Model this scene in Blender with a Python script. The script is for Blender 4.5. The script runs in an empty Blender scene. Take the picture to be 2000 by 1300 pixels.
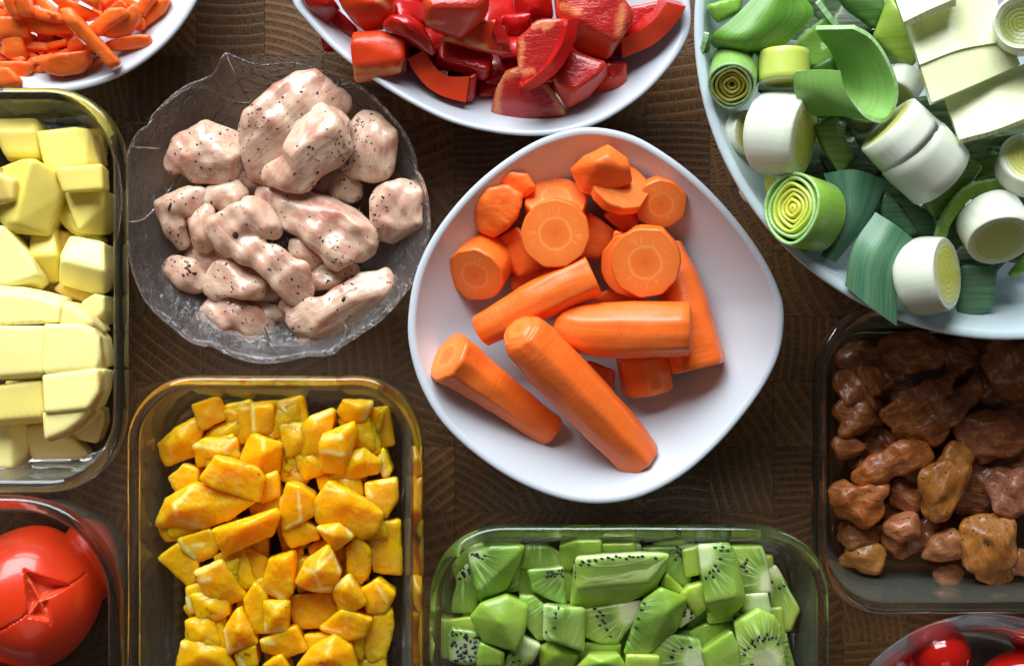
import bpy, bmesh, math, random
import numpy as np
from mathutils import Vector, Matrix, noise
from mathutils.bvhtree import BVHTree

sc = bpy.context.scene
COL = sc.collection
R = random.Random(7)

# ---------------------------------------------------------------- camera, light, exposure
F = 48.0 / 2000.0            # cm per photo pixel on the table plane
CH = 75.0                    # camera height above the table, cm
cam_d = bpy.data.cameras.new("camera")
cam = bpy.data.objects.new("camera", cam_d)
COL.objects.link(cam)
cam.location = (0, 0, CH * 0.01)
cam_d.sensor_fit = 'HORIZONTAL'
cam_d.sensor_width = 36.0
cam_d.lens = 36.0 * CH / 48.0
cam_d.clip_start = 0.02
cam_d.clip_end = 50
sc.camera = cam

world = bpy.data.worlds.new("World")
sc.world = world
world.use_nodes = True
bg = world.node_tree.nodes["Background"]
bg.inputs[0].default_value = (0.80, 0.86, 1.0, 1)
bg.inputs[1].default_value = 0.038

def area_light(name, loc, target, sx, sy, power, col):
    d = bpy.data.lights.new(name, 'AREA')
    d.shape = 'RECTANGLE'; d.size = sx; d.size_y = sy; d.energy = power; d.color = col
    o = bpy.data.objects.new(name, d); COL.objects.link(o)
    o.location = loc
    o.rotation_euler = (Vector(target) - Vector(loc)).to_track_quat('-Z', 'Y').to_euler()
    return o
area_light("window_light", (-0.28, 1.25, 0.92), (0.0, -0.02, 0.0), 1.4, 1.05, 51.0, (0.92, 0.965, 1.0))
area_light("warm_fill_light", (0.25, -0.95, 1.25), (0.0, 0.0, 0.0), 0.8, 0.8, 1.3, (1.0, 0.80, 0.58))  # weak warm fill added to lift the lower wood; no lamp seen

sc.view_settings.view_transform = 'Standard'
sc.view_settings.look = 'None'
sc.view_settings.exposure = 0.28
sc.view_settings.gamma = 1.0
sc.cycles.max_bounces = 14
sc.cycles.transmission_bounces = 12
sc.cycles.glossy_bounces = 6
sc.cycles.diffuse_bounces = 4
sc.cycles.transparent_max_bounces = 12
sc.cycles.sample_clamp_indirect = 25.0
sc.cycles.use_denoising = True
sc.cycles.caustics_refractive = True
sc.cycles.caustics_reflective = True
sc.cycles.blur_glossy = 0.3

# ---------------------------------------------------------------- geometry helpers (cm)
def P(px, py, z=0.0):
    k = (CH - z) / CH
    return Vector(((px - 1000.0) * F * k, (650.0 - py) * F * k, z))

def unP(v):
    k = (CH - v[2]) / CH
    return (1000.0 + v[0] / (F * k), 650.0 - v[1] / (F * k))

class Zone:
    def __init__(s, ox, oy, sc_): s.ox, s.oy, s.s = ox, oy, sc_
    def px(s, x, y): return (s.ox + x / s.s, s.oy + y / s.s)
    def P(s, x, y, z): return P(s.ox + x / s.s, s.oy + y / s.s, z)
    def cm(s, r, z=4.0): return r / s.s * F * (CH - z) / CH

def tag(o, label=None, cat=None, group=None, kind=None):
    if label: o['label'] = label
    if cat: o['category'] = cat
    if group: o['group'] = group
    if kind: o['kind'] = kind
    return o

def mk(name, vs, fs, mats, mi=None, smooth=True, parent=None, tpos=None, attrs=None, color=None, origin=None):
    """vs in world cm -> object with origin at its centroid, metres."""
    A = np.array([tuple(v) for v in vs], dtype=float)
    c = A.mean(axis=0) if origin is None else np.array(origin, dtype=float)
    if origin is None: c[2] = A[:, 2].min()
    L = (A - c)
    me = bpy.data.meshes.new(name)
    me.from_pydata((L * 0.01).tolist(), [], [tuple(int(i) for i in f) for f in fs])
    if not isinstance(mats, (list, tuple)): mats = [mats]
    for m in mats: me.materials.append(m)
    if mi is not None: me.polygons.foreach_set("material_index", np.array(mi, dtype=np.int32))
    me.polygons.foreach_set("use_smooth", np.full(len(me.polygons), smooth))
    at = me.attributes.new("tpos", 'FLOAT_VECTOR', 'POINT')
    T = L if tpos is None else np.array(tpos, dtype=float)
    at.data.foreach_set("vector", T.astype(np.float32).ravel())
    for k, arr in (attrs or {}).items():
        a2 = me.attributes.new(k, 'FLOAT', 'POINT')
        a2.data.foreach_set("value", np.array(arr, dtype=np.float32))
    me.update()
    o = bpy.data.objects.new(name, me)
    COL.objects.link(o)
    o.location = Vector(c) * 0.01
    if parent is not None:
        o.parent = parent
        o.location = Vector(c) * 0.01 - parent.location
    if color: o.color = (color[0], color[1], color[2], 1)
    return o

def seg_dist(px, py, a, b):
    ax, ay = a; bx, by = b
    dx, dy = bx - ax, by - ay
    L = dx * dx + dy * dy
    t = 0 if L == 0 else max(0, min(1, ((px - ax) * dx + (py - ay) * dy) / L))
    return math.hypot(px - ax - t * dx, py - ay - t * dy)

CHECK = {}
def chunk(name, zone, pts, mats, zb=None, thick=1.7, floor=0.75, shrink=0.14, L=0.22, it=2,
          nz=(0.03, 1.4), nz2=None, label=None, cat=None, group=None, color=None, pith=None, pw=7,
          frame=None, parent=None, side=0.6, grow=0.045):
    """Convex lump: the traced outline and ridge points carry their own heights; the underside is
    the same outline drawn in and let down."""
    V = [zone.P(*p) for p in pts]
    cx = sum(v.x for v in V) / len(V); cy = sum(v.y for v in V) / len(V)
    zmin = min(v.z for v in V)
    if zb is None: zb = max(floor, zmin - thick)
    B = [Vector((v.x + (cx - v.x) * shrink, v.y + (cy - v.y) * shrink, zb)) for v in V]
    bm = bmesh.new()
    for v in V + B: bm.verts.new(v)
    r = bmesh.ops.convex_hull(bm, input=bm.verts[:])
    dead = [g for g in set(r['geom_interior'] + r['geom_unused']) if isinstance(g, bmesh.types.BMVert)]
    bmesh.ops.delete(bm, geom=dead, context='VERTS')
    bmesh.ops.remove_doubles(bm, verts=bm.verts[:], dist=0.02)
    for _ in range(7):
        es = [e for e in bm.edges if e.calc_length() > L * 1.5]
        if not es: break
        bmesh.ops.subdivide_edges(bm, edges=es, cuts=1)
        bmesh.ops.triangulate(bm, faces=[f for f in bm.faces if len(f.verts) > 3])
    for _ in range(it):
        bmesh.ops.smooth_vert(bm, verts=bm.verts[:], factor=0.5, use_axis_x=True, use_axis_y=True, use_axis_z=True)
    bmesh.ops.recalc_face_normals(bm, faces=bm.faces[:])
    bm.normal_update()
    sd = Vector((R.uniform(-50, 50), R.uniform(-50, 50), R.uniform(-50, 50)))
    for v in bm.verts:
        d = noise.noise(v.co * nz[1] + sd) * nz[0]
        if nz2: d += noise.noise(v.co * nz2[1] + sd) * nz2[0]
        v.co += v.normal * (d + grow)
    bm.normal_update()
    bm.verts.ensure_lookup_table()
    vs = [v.co.copy() for v in bm.verts]
    fs = [[v.index for v in f.verts] for f in bm.faces]
    bm.verts.index_update()
    fs = [[v.index for v in f.verts] for f in bm.faces]
    if not isinstance(mats, (list, tuple)): mats = [mats]
    mi = None
    if len(mats) > 1: mi = [0 if f.normal.z > side else 1 for f in bm.faces]
    attrs = None
    if pith is not None:
        segs = [(zone.px(*s[0]), zone.px(*s[1])) for s in pith]
        pv = []
        for v in bm.verts:
            q = unP(v.co)
            d = min(seg_dist(q[0], q[1], a, b) for a, b in segs)
            d += 3.0 * noise.noise(v.co * 3 + sd)
            pv.append(max(0, min(1, 1.35 - d / (pw * 0.75))) * (1 if v.normal.z > -0.1 else 0))
        attrs = {'pith': pv}
    tp = None
    if frame is not None:
        fx, fy, fz = frame[:3]
        c = zone.P(fx, fy, fz)
        ax = Vector(frame[3]).normalized() if len(frame) > 3 else Vector((0.1, 0.05, 1)).normalized()
        q = ax.to_track_quat('Z', 'Y').inverted()
        tp = [q @ (v - c) for v in vs]
    bm.free()
    o = mk(name, vs, fs, mats, mi, True, parent, tp, attrs, color)
    if label or cat: tag(o, label, cat, group)
    return o

def catmull(pts, n, closed=False):
    pts = [np.array(p, dtype=float) for p in pts]
    m = len(pts); out = []
    segs = m if closed else m - 1
    for i in range(n):
        t = i / n * segs if closed else i / (n - 1) * segs
        k = min(int(t), segs - 1); u = t - k
        g = (lambda j: pts[j % m]) if closed else (lambda j: pts[max(0, min(m - 1, j))])
        p0, p1, p2, p3 = g(k - 1), g(k), g(k + 1), g(k + 2)
        if not closed:
            if k == 0: p0 = 2 * p1 - p2
            if k == segs - 1: p3 = 2 * p2 - p1
        out.append(0.5 * (2 * p1 + (p2 - p0) * u + (2 * p0 - 5 * p1 + 4 * p2 - p3) * u * u + (3 * p1 - p0 - 3 * p2 + p3) * u ** 3))
    return np.array(out)

def rod(name, zone, st, mats, n=28, facets=0, fk=0.7, dome=(0.0, 0.0), nzamp=0.02, label=None, cat=None, group=None,
        color=None, parent=None, rnd=0.06, ell=1.0):
    """Round cut stick through stations (x, y, z, radius cm); slot 0 the side, slot 1 the cut ends."""
    Q = [np.array(tuple(zone.P(s[0], s[1], s[2])) + (s[3],)) for s in st]
    m = max(6, int(sum(np.linalg.norm(Q[i + 1][:3] - Q[i][:3]) for i in range(len(Q) - 1)) / 0.3))
    C = catmull(Q, m) if len(Q) > 2 else np.array([Q[0] + (Q[1] - Q[0]) * i / (m - 1) for i in range(m)])
    Rm = max(s[3] for s in st)
    d0 = Vector(C[1][:3] - C[0][:3]).normalized(); d1 = Vector(C[-1][:3] - C[-2][:3]).normalized()
    up = Vector((0, 0, 1)) if abs(d0.z) < 0.85 else Vector((0, 1, 0))
    sd = Vector((R.uniform(-50, 50), R.uniform(-50, 50), R.uniform(-50, 50)))
    ph = R.uniform(0, 6.28)
    fang = sorted(((i + R.uniform(-0.3, 0.3)) / max(1, facets)) * 2 * math.pi for i in range(facets))
    def fac(a):
        if not facets: return 1.0
        a %= 2 * math.pi
        best = min(range(facets), key=lambda i: min(abs(a - fang[i]), 2 * math.pi - abs(a - fang[i])))
        da = min(abs(a - fang[best]), 2 * math.pi - abs(a - fang[best]))
        return (1 - fk) + fk * math.cos(math.pi / facets) / math.cos(min(da, 1.0)) * 1.02
    vs, tp, rings = [], [], []
    def ring(cen, d, r, rr, ln):
        s = up.cross(d).normalized(); t = d.cross(s)
        row = []
        for j in range(n):
            a = 2 * math.pi * j / n
            q = r * fac(a + ph)
            p = cen + s * (math.cos(a) * q) + t * (math.sin(a) * q * ell)
            p += (p - cen) * (noise.noise(p * 0.9 + sd) * nzamp * 2 + noise.noise(p * 2.5 + sd) * nzamp)
            row.append(len(vs)); vs.append(p); tp.append((math.cos(a) * rr, math.sin(a) * rr, ln))
        rings.append(row)
    ln = 0
    for k, f_ in enumerate((0.28, 0.55, 0.8)):
        cen = Vector(C[0][:3]) - d0 * (dome[0] * (1 - f_ * f_))
        ring(cen, d0, C[0][3] * f_, f_, 0)
    ring(Vector(C[0][:3]) + d0 * rnd * 0.3, d0, C[0][3] * (1 - rnd / max(.3, C[0][3])), 0.97, 0)
    nA = len(rings)
    for i in range(m):
        if i: ln += float(np.linalg.norm(C[i][:3] - C[i - 1][:3]))
        a = Vector(C[max(0, i - 1)][:3]); b = Vector(C[min(m - 1, i + 1)][:3])
        cen = Vector(C[i][:3]); d = (b - a).normalized()
        if i == 0: cen = cen + d * rnd
        if i == m - 1: cen = cen - d * rnd
        ring(cen, d, C[i][3], 1.0, ln)
    nB = len(rings)
    ring(Vector(C[-1][:3]) - d1 * rnd * 0.3, d1, C[-1][3] * (1 - rnd / max(.3, C[-1][3])), 0.97, ln)
    for f_ in (0.8, 0.55, 0.28):
        cen = Vector(C[-1][:3]) + d1 * (dome[1] * (1 - f_ * f_))
        ring(cen, d1, C[-1][3] * f_, f_, ln)
    fs, mi = [], []
    for i in range(len(rings) - 1):
        for j in range(n):
            k = (j + 1) % n
            fs.append((rings[i][j], rings[i][k], rings[i + 1][k], rings[i + 1][j]))
            mi.append(1 if (i < nA - 1 or i >= nB) else 0)
    a = len(vs); vs.append(Vector(C[0][:3]) - d0 * dome[0]); tp.append((0, 0, 0))
    b = len(vs); vs.append(Vector(C[-1][:3]) + d1 * dome[1]); tp.append((0, 0, ln))
    for j in range(n):
        k = (j + 1) % n
        fs.append((rings[0][k], rings[0][j], a)); mi.append(1)
        fs.append((rings[-1][j], rings[-1][k], b)); mi.append(1)
    if not isinstance(mats, (list, tuple)): mats = [mats, mats]
    half = len(fs)
    first = set(range(0, (nA - 1) * n)) | {q for q in range(half - 2 * n, half) if (q - half) % 2 == 0}
    sets = [[q for q in range(half) if mi[q] == 0], [q for q in range(half) if mi[q] == 1 and q in first], [q for q in range(half) if mi[q] == 1 and q not in first]]
    o = None
    for w, sel in enumerate(sets):
        use = sorted({i for q in sel for i in fs[q]}); mp = {i: k for k, i in enumerate(use)}
        p = mk(name if w == 0 else 'cut_face', [vs[i] for i in use], [tuple(mp[i] for i in fs[q]) for q in sel], [mats[0] if w == 0 else mats[min(w, len(mats) - 1)]], None, True, o if w else parent, [tp[i] for i in use], None, color)
        bm = bmesh.new(); bm.from_mesh(p.data); bmesh.ops.recalc_face_normals(bm, faces=bm.faces[:])
        f0 = bm.faces[0]
        cen = Vector(C[len(C) // 2][:3]) if w == 0 else None
        out = (Vector(f0.calc_center_median()) * 100 + (p.matrix_basis.translation + (o.location if w else Vector())) * 100) - Vector(C[len(C) // 2][:3])
        if sum((f.normal.dot((f.calc_center_median() + p.location + (o.location if w else Vector())) * 100 - Vector(C[len(C) // 2][:3]))) for f in bm.faces) < 0:
            bmesh.ops.reverse_faces(bm, faces=bm.faces[:])
        bm.to_mesh(p.data); bm.free()
        if w == 0: o = p
    if label or cat: tag(o, label, cat, group)
    return o

def sheet(name, zone, rows, mats, t=0.25, nu=18, nv=14, label=None, cat=None, group=None, color=None, parent=None, down=True):
    """A curved slab: rows of (x, y, z) control points, given a real thickness along its normals.
    slots: 0 upper side, 1 under side, 2 cut edges."""
    G = [catmull([tuple(zone.P(*p)) for p in r], nv) if len(r) > 2 else
         np.array([np.array(zone.P(*r[0])) + (np.array(zone.P(*r[1])) - np.array(zone.P(*r[0]))) * i / (nv - 1) for i in range(nv)]) for r in rows]
    cols = []
    for j in range(nv):
        c = [g[j] for g in G]
        cols.append(catmull(c, nu) if len(c) > 2 else np.array([c[0] + (c[1] - c[0]) * i / (nu - 1) for i in range(nu)]))
    S = np.array(cols)                       # nv x nu x 3
    du = np.gradient(S, axis=1); dv = np.gradient(S, axis=0)
    N = np.cross(du, dv); N /= (np.linalg.norm(N, axis=2, keepdims=True) + 1e-9)
    if N[:, :, 2].mean() < 0: N = -N
    if not down: N = -N
    sd = Vector((R.uniform(-50, 50), R.uniform(-50, 50), R.uniform(-50, 50)))
    for j in range(nv):
        for i in range(nu):
            S[j, i] += N[j, i] * 0.05 * noise.noise(Vector(S[j, i]) * 0.9 + sd)
    D = S - N * t
    vs = [Vector(p) for p in S.reshape(-1, 3)] + [Vector(p) for p in D.reshape(-1, 3)]
    ul = float(np.linalg.norm(np.diff(S[nv // 2], axis=0), axis=1).sum()); vl = float(np.linalg.norm(np.diff(S[:, nu // 2], axis=0), axis=1).sum())
    tp = [(i / (nu - 1) * ul, j / (nv - 1) * vl, 0) for j in range(nv) for i in range(nu)] * 2
    o_ = nv * nu
    fs, mi = [], []
    for j in range(nv - 1):
        for i in range(nu - 1):
            a = j * nu + i
            fs.append((a, a + 1, a + nu + 1, a + nu)); mi.append(0)
            fs.append((o_ + a, o_ + a + nu, o_ + a + nu + 1, o_ + a + 1)); mi.append(1)
    for j in range(nv - 1):
        for i in (0, nu - 1):
            a = j * nu + i; fs.append((a, a + nu, o_ + a + nu, o_ + a)); mi.append(2)
    for i in range(nu - 1):
        for j in (0, nv - 1):
            a = j * nu + i; fs.append((a, a + 1, o_ + a + 1, o_ + a)); mi.append(2)
    if not isinstance(mats, (list, tuple)): mats = [mats] * 3
    o = mk(name, vs, fs, mats, mi, True, parent, tp, None, color)
    bm = bmesh.new(); bm.from_mesh(o.data)
    bmesh.ops.recalc_face_normals(bm, faces=bm.faces[:])
    for e in bm.edges:
        if len(e.link_faces) == 2 and e.link_faces[0].material_index != e.link_faces[1].material_index: e.smooth = False
    bm.to_mesh(o.data); bm.free()
    if label or cat: tag(o, label, cat, group)
    return o

def surface_nets(fn, lo, hi, h):
    n = [max(4, int(math.ceil((hi[i] - lo[i]) / h)) + 1) for i in range(3)]
    ax = [lo[i] + np.arange(n[i]) * h for i in range(3)]
    X, Y, Z = np.meshgrid(*ax, indexing='ij')
    D = fn(X, Y, Z)
    ins = D < 0
    cells = [m - 1 for m in n]
    cnt = np.zeros(cells); acc = np.zeros(cells + [3])
    cor = [(a, b, c) for a in (0, 1) for b in (0, 1) for c in (0, 1)]
    sl = lambda o: tuple(slice(o[i], o[i] + cells[i]) for i in range(3))
    for a in range(3):
        for o in cor:
            if o[a] == 1: continue
            p = list(o); p[a] = 1
            d0, d1 = D[sl(o)], D[sl(p)]
            cr = (d0 < 0) != (d1 < 0)
            with np.errstate(divide='ignore', invalid='ignore'):
                t = np.where(cr, d0 / (d0 - d1), 0)
            for k in range(3):
                acc[..., k] += np.where(cr, o[k] + (t if k == a else 0), 0)
            cnt += cr
    act = cnt > 0
    idx = -np.ones(cells, dtype=np.int64)
    idx[act] = np.arange(act.sum())
    I = np.argwhere(act)
    V = (I + acc[act] / cnt[act][:, None]) * h + np.array(lo)
    fs = []
    for a in range(3):
        b, c = (a + 1) % 3, (a + 2) % 3
        s0 = [slice(None)] * 3; s1 = [slice(None)] * 3
        s0[a] = slice(0, n[a] - 1); s1[a] = slice(1, n[a])
        i0, i1 = ins[tuple(s0)], ins[tuple(s1)]
        E = np.argwhere(i0 != i1)
        E = E[(E[:, b] > 0) & (E[:, c] > 0) & (E[:, b] < n[b] - 1) & (E[:, c] < n[c] - 1)]
        fl = i0[tuple(E.T)]
        def ci(db, dc):
            q = E.copy(); q[:, b] += db; q[:, c] += dc
            return idx[tuple(q.T)]
        q = np.stack([ci(-1, -1), ci(0, -1), ci(0, 0), ci(-1, 0)], axis=1)
        q[~fl] = q[~fl][:, ::-1]
        fs.append(q)
    return V, np.concatenate(fs)

def blob(name, zone, spines, mat, sq=0.75, k=0.28, warp=0.10, h=0.13, label=None, cat=None, group=None, color=None, zb=0.6, cut=None, grow=1.0, ncut=3, fib=0.04, ck_=0.30, strands=0):
    """A soft lump of meat: a smooth union of tapering strokes."""
    k_ = k
    els = []; els2 = []
    for sp in spines:
        q = [(np.array(zone.P(x, y, z)), zone.cm(r) * grow) for x, y, z, r in sp]
        if len(q) == 1: els.append((q[0][0], q[0][0] + np.array([0.01, 0, 0]), q[0][1], q[0][1]))
        for a, b in zip(q, q[1:]): els.append((a[0], b[0], a[1] * (0.94 if strands else 1), b[1] * (0.94 if strands else 1)))
        for s_ in range(strands if len(q) > 1 else 0):
            off = R.uniform(0.35, 0.62) * (-1 if s_ % 2 else 1); up_ = R.uniform(0.15, 0.4); fr = R.uniform(0.42, 0.58)
            pr = []
            for i_, (c_, r_) in enumerate(q):
                d_ = q[min(i_ + 1, len(q) - 1)][0] - q[max(0, i_ - 1)][0]; l_ = math.hypot(d_[0], d_[1]) + 1e-6
                pr.append((c_ + np.array([-d_[1] / l_ * off * r_, d_[0] / l_ * off * r_, up_ * r_ * sq]) + np.array([R.uniform(-.1, .1) for _ in range(3)]) * r_, r_ * fr))
            for a, b in zip(pr, pr[1:]): els2.append((a[0], b[0], a[1], b[1]))
    pts = np.array([e[0] for e in els] + [e[1] for e in els]); rm = max(max(e[2], e[3]) for e in els) + 0.35
    lo = pts.min(0) - rm; hi = pts.max(0) + rm
    lo[2] = max(lo[2], zb - 0.3)
    s = R.uniform(0, 100)
    rr = [R.uniform(0, 6.28) for _ in range(12)]
    cuts = []
    mr_ = np.mean([max(e[2], e[3]) for e in els])
    for _ in range(ncut):
        a_ = R.uniform(0, 6.28); e_ = R.uniform(0.15, 1.2)
        nv_ = np.array([math.cos(a_) * math.cos(e_), math.sin(a_) * math.cos(e_), math.sin(e_)])
        cuts.append((nv_, (pts @ nv_).max() + mr_ * R.uniform(0.45, 0.7) * (1 - (1 - sq) * nv_[2])))
    def fn(X, Y, Z):
        wx = X + warp * (np.sin(2.3 * Y + 1.7 * Z + rr[0]) + 0.6 * np.sin(4.9 * Z + 3.3 * Y + rr[1]))
        wy = Y + warp * (np.sin(2.1 * X - 1.9 * Z + rr[2]) + 0.6 * np.sin(5.3 * X + 2.3 * Z + rr[3]))
        wz = Z + warp * (np.sin(2.6 * X + 2.2 * Y + rr[4]) + 0.6 * np.sin(4.4 * X - 4.1 * Y + rr[5]) + 0.3 * np.sin(9 * X + 7 * Y + rr[6]))
        out = None
        for ei_, (a, b, ra, rb) in enumerate(els + els2):
            k = k_ if ei_ < len(els) else 0.10
            bx, by, bz = (b - a); bz /= sq
            px, py, pz = wx - a[0], wy - a[1], (wz - a[2]) / sq
            L = bx * bx + by * by + bz * bz + 1e-9
            t = np.clip((px * bx + py * by + pz * bz) / L, 0, 1)
            d = np.sqrt((px - t * bx) ** 2 + (py - t * by) ** 2 + (pz - t * bz) ** 2) - (ra + (rb - ra) * t)
            if out is None: out = d
            else:
                hh = np.clip(0.5 + 0.5 * (out - d) / k, 0, 1)
                out = out * (1 - hh) + d * hh - k * hh * (1 - hh)
        for nv_, off_ in cuts:
            d = X * nv_[0] + Y * nv_[1] + Z * nv_[2] - off_
            hh = np.clip(0.5 + 0.5 * (d - out) / ck_, 0, 1)
            out = out * (1 - hh) + d * hh + ck_ * hh * (1 - hh)
        out = np.maximum(out, zb - Z)
        if cut is not None: out = np.maximum(out, cut(X, Y, Z))
        return out
    V, fs = surface_nets(fn, lo, hi, h)
    # a direction along the piece for the muscle grain
    A = V - V.mean(0)
    w, vec = np.linalg.eigh(np.cov(A.T))
    T = A @ vec[:, ::-1]
    if fib:
        Nn = np.zeros_like(V); q = fs.astype(int)
        fn_ = np.cross(V[q[:, 2]] - V[q[:, 0]], V[q[:, 3]] - V[q[:, 1]])
        for c_ in range(4): np.add.at(Nn, q[:, c_], fn_)
        Nn /= np.linalg.norm(Nn, axis=1, keepdims=True) + 1e-9
        o3 = Vector((s, s * 0.7, s * 1.3)); D_ = np.empty(len(V))
        for i_, t_ in enumerate(T):
            v1 = Vector((t_[0] * 0.45, t_[1] * 1.9, t_[2] * 1.9)) + o3
            a_ = noise.noise(v1 * 1.5); b_ = noise.noise(Vector(t_) * 1.3 + o3); c_ = noise.noise(v1 * 4.0)
            D_[i_] = fib * (a_ * 1.2 + b_ * 1.6 + c_ * 0.5 + max(0, 0.25 - abs(a_)) * -1.6)
        V = V + Nn * D_[:, None]
    o = mk(name, V, fs, mat, None, True, None, T, None, color)
    if label or cat: tag(o, label, cat, group)
    return o

# ---------------------------------------------------------------- materials
class NT:
    def __init__(s, name):
        s.m = bpy.data.materials.new(name); s.m.use_nodes = True
        s.t = s.m.node_tree; s.t.nodes.clear()
        s.out = s.t.nodes.new('ShaderNodeOutputMaterial')
    def n(s, typ, **kw):
        x = s.t.nodes.new(typ)
        for k, v in kw.items(): setattr(x, k, v)
        return x
    def put(s, sock, v):
        if v is None: return
        if isinstance(v, bpy.types.NodeSocket): s.t.links.new(v, sock)
        elif isinstance(v, (tuple, list)) and len(v) == 3 and sock.type == 'RGBA': sock.default_value = (*v, 1)
        else: sock.default_value = v
    def math(s, op, a, b=None, c=None, clamp=False):
        x = s.n('ShaderNodeMath', operation=op, use_clamp=clamp)
        s.put(x.inputs[0], a); s.put(x.inputs[1], b)
        if c is not None: s.put(x.inputs[2], c)
        return x.outputs[0]
    def vmath(s, op, a, b=None):
        x = s.n('ShaderNodeVectorMath', operation=op)
        s.put(x.inputs[0], a)
        if b is not None: s.put(x.inputs[3 if op == 'SCALE' else 1], b)
        return x.outputs[1] if op in ('LENGTH', 'DOT_PRODUCT', 'DISTANCE') else x.outputs[0]
    def attr(s, name):
        x = s.n('ShaderNodeAttribute', attribute_name=name); return x
    def tpos(s, off=True):
        v = s.attr('tpos').outputs['Vector']
        if off:
            oi = s.n('ShaderNodeObjectInfo')
            v = s.vmath('ADD', v, s.comb(s.math('MULTIPLY', oi.outputs['Random'], 37.0), s.math('MULTIPLY', oi.outputs['Random'], 91.0), 0.0))
        return v
    def comb(s, x, y, z):
        c = s.n('ShaderNodeCombineXYZ'); s.put(c.inputs[0], x); s.put(c.inputs[1], y); s.put(c.inputs[2], z); return c.outputs[0]
    def sep(s, v):
        c = s.n('ShaderNodeSeparateXYZ'); s.put(c.inputs[0], v); return c.outputs
    def noise(s, v, scale, detail=3, rough=0.55, dist=0.0):
        x = s.n('ShaderNodeTexNoise'); s.put(x.inputs['Vector'], v)
        x.inputs['Scale'].default_value = scale; x.inputs['Detail'].default_value = detail
        x.inputs['Roughness'].default_value = rough; x.inputs['Distortion'].default_value = dist
        return x.outputs[0]
    def voro(s, v, scale, feature='F1', out='Distance', rnd=1.0):
        x = s.n('ShaderNodeTexVoronoi', feature=feature); s.put(x.inputs['Vector'], v)
        x.inputs['Scale'].default_value = scale; x.inputs['Randomness'].default_value = rnd
        return x.outputs[out]
    def ramp(s, f, stops, interp='LINEAR'):
        x = s.n('ShaderNodeValToRGB'); s.put(x.inputs[0], f)
        cr = x.color_ramp; cr.interpolation = interp
        while len(cr.elements) < len(stops): cr.elements.new(0.5)
        for e, (p, c) in zip(cr.elements, stops):
            e.position = p; e.color = (*c, 1) if isinstance(c, tuple) else (c, c, c, 1)
        return x.outputs[0]
    def mix(s, f, a, b, mode='MIX'):
        x = s.n('ShaderNodeMix', data_type='RGBA', blend_type=mode)
        s.put(x.inputs[0], f); s.put(x.inputs[6], a); s.put(x.inputs[7], b); return x.outputs[2]
    def bump(s, h, strength=0.5, dist=0.0005, normal=None):
        x = s.n('ShaderNodeBump'); s.put(x.inputs['Height'], h)
        x.inputs['Strength'].default_value = strength; x.inputs['Distance'].default_value = dist
        if normal is not None: s.put(x.inputs['Normal'], normal)
        return x.outputs[0]
    def scale(s, v, x, y, z):
        return s.vmath('MULTIPLY', v, (x, y, z))
    def pbsdf(s, color, rough=0.4, normal=None, sss=0.0, ssr=(1, .3, .1), sss_scale=0.003, coat=0.0, coat_r=0.05, spec=0.5, trans=0.0, ior=1.45):
        b = s.n('ShaderNodeBsdfPrincipled')
        s.put(b.inputs['Base Color'], color); s.put(b.inputs['Roughness'], rough)
        if normal is not None: s.put(b.inputs['Normal'], normal)
        b.inputs['Subsurface Weight'].default_value = sss; b.inputs['Subsurface Radius'].default_value = ssr
        b.inputs['Subsurface Scale'].default_value = sss_scale
        s.put(b.inputs['Coat Weight'], coat); b.inputs['Coat Roughness'].default_value = coat_r
        b.inputs['Specular IOR Level'].default_value = spec
        b.inputs['Transmission Weight'].default_value = trans
        b.inputs['IOR'].default_value = ior
        s.t.links.new(b.outputs[0], s.out.inputs[0])
        return s.m
    def objcol(s):
        return s.n('ShaderNodeObjectInfo').outputs['Color']
    def rnd(s):
        return s.n('ShaderNodeObjectInfo').outputs['Random']

def m_ceramic(col=(0.545, 0.59, 0.645), name='white_glaze'):
    t = NT(name); v = t.attr('tpos').outputs['Vector']
    n = t.noise(v, 0.5, 2)
    return t.pbsdf(col, 0.28, t.bump(n, 0.1, 0.0004), sss=0.0, coat=0.15, coat_r=0.15)

def m_glass(tint=(0.975, 0.985, 0.965), rough=0.0, dens=0.0, acol=(0.72, 0.92, 0.72), bump=None):
    t = NT('clear_glass')
    nrm = None
    v = t.attr('tpos').outputs['Vector']
    if bump == 'leaf':
        h = t.math('ADD', t.noise(v, 2.6, 3, 0.6, 0.6), t.math('MULTIPLY', t.voro(v, 3.0, 'DISTANCE_TO_EDGE'), 1.2))
        nrm = t.bump(h, 0.55, 0.0009)
    elif bump == 'wavy':
        nrm = t.bump(t.noise(t.scale(v, 1, 1, 1), 0.7, 2), 0.35, 0.002)
    m = t.pbsdf(tint, rough, nrm, trans=1.0, ior=1.48, spec=0.5)
    if dens:
        va = t.n('ShaderNodeVolumeAbsorption'); va.inputs[0].default_value = (*acol, 1); va.inputs[1].default_value = dens
        t.t.links.new(va.outputs[0], t.out.inputs['Volume'])
    return m

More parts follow.
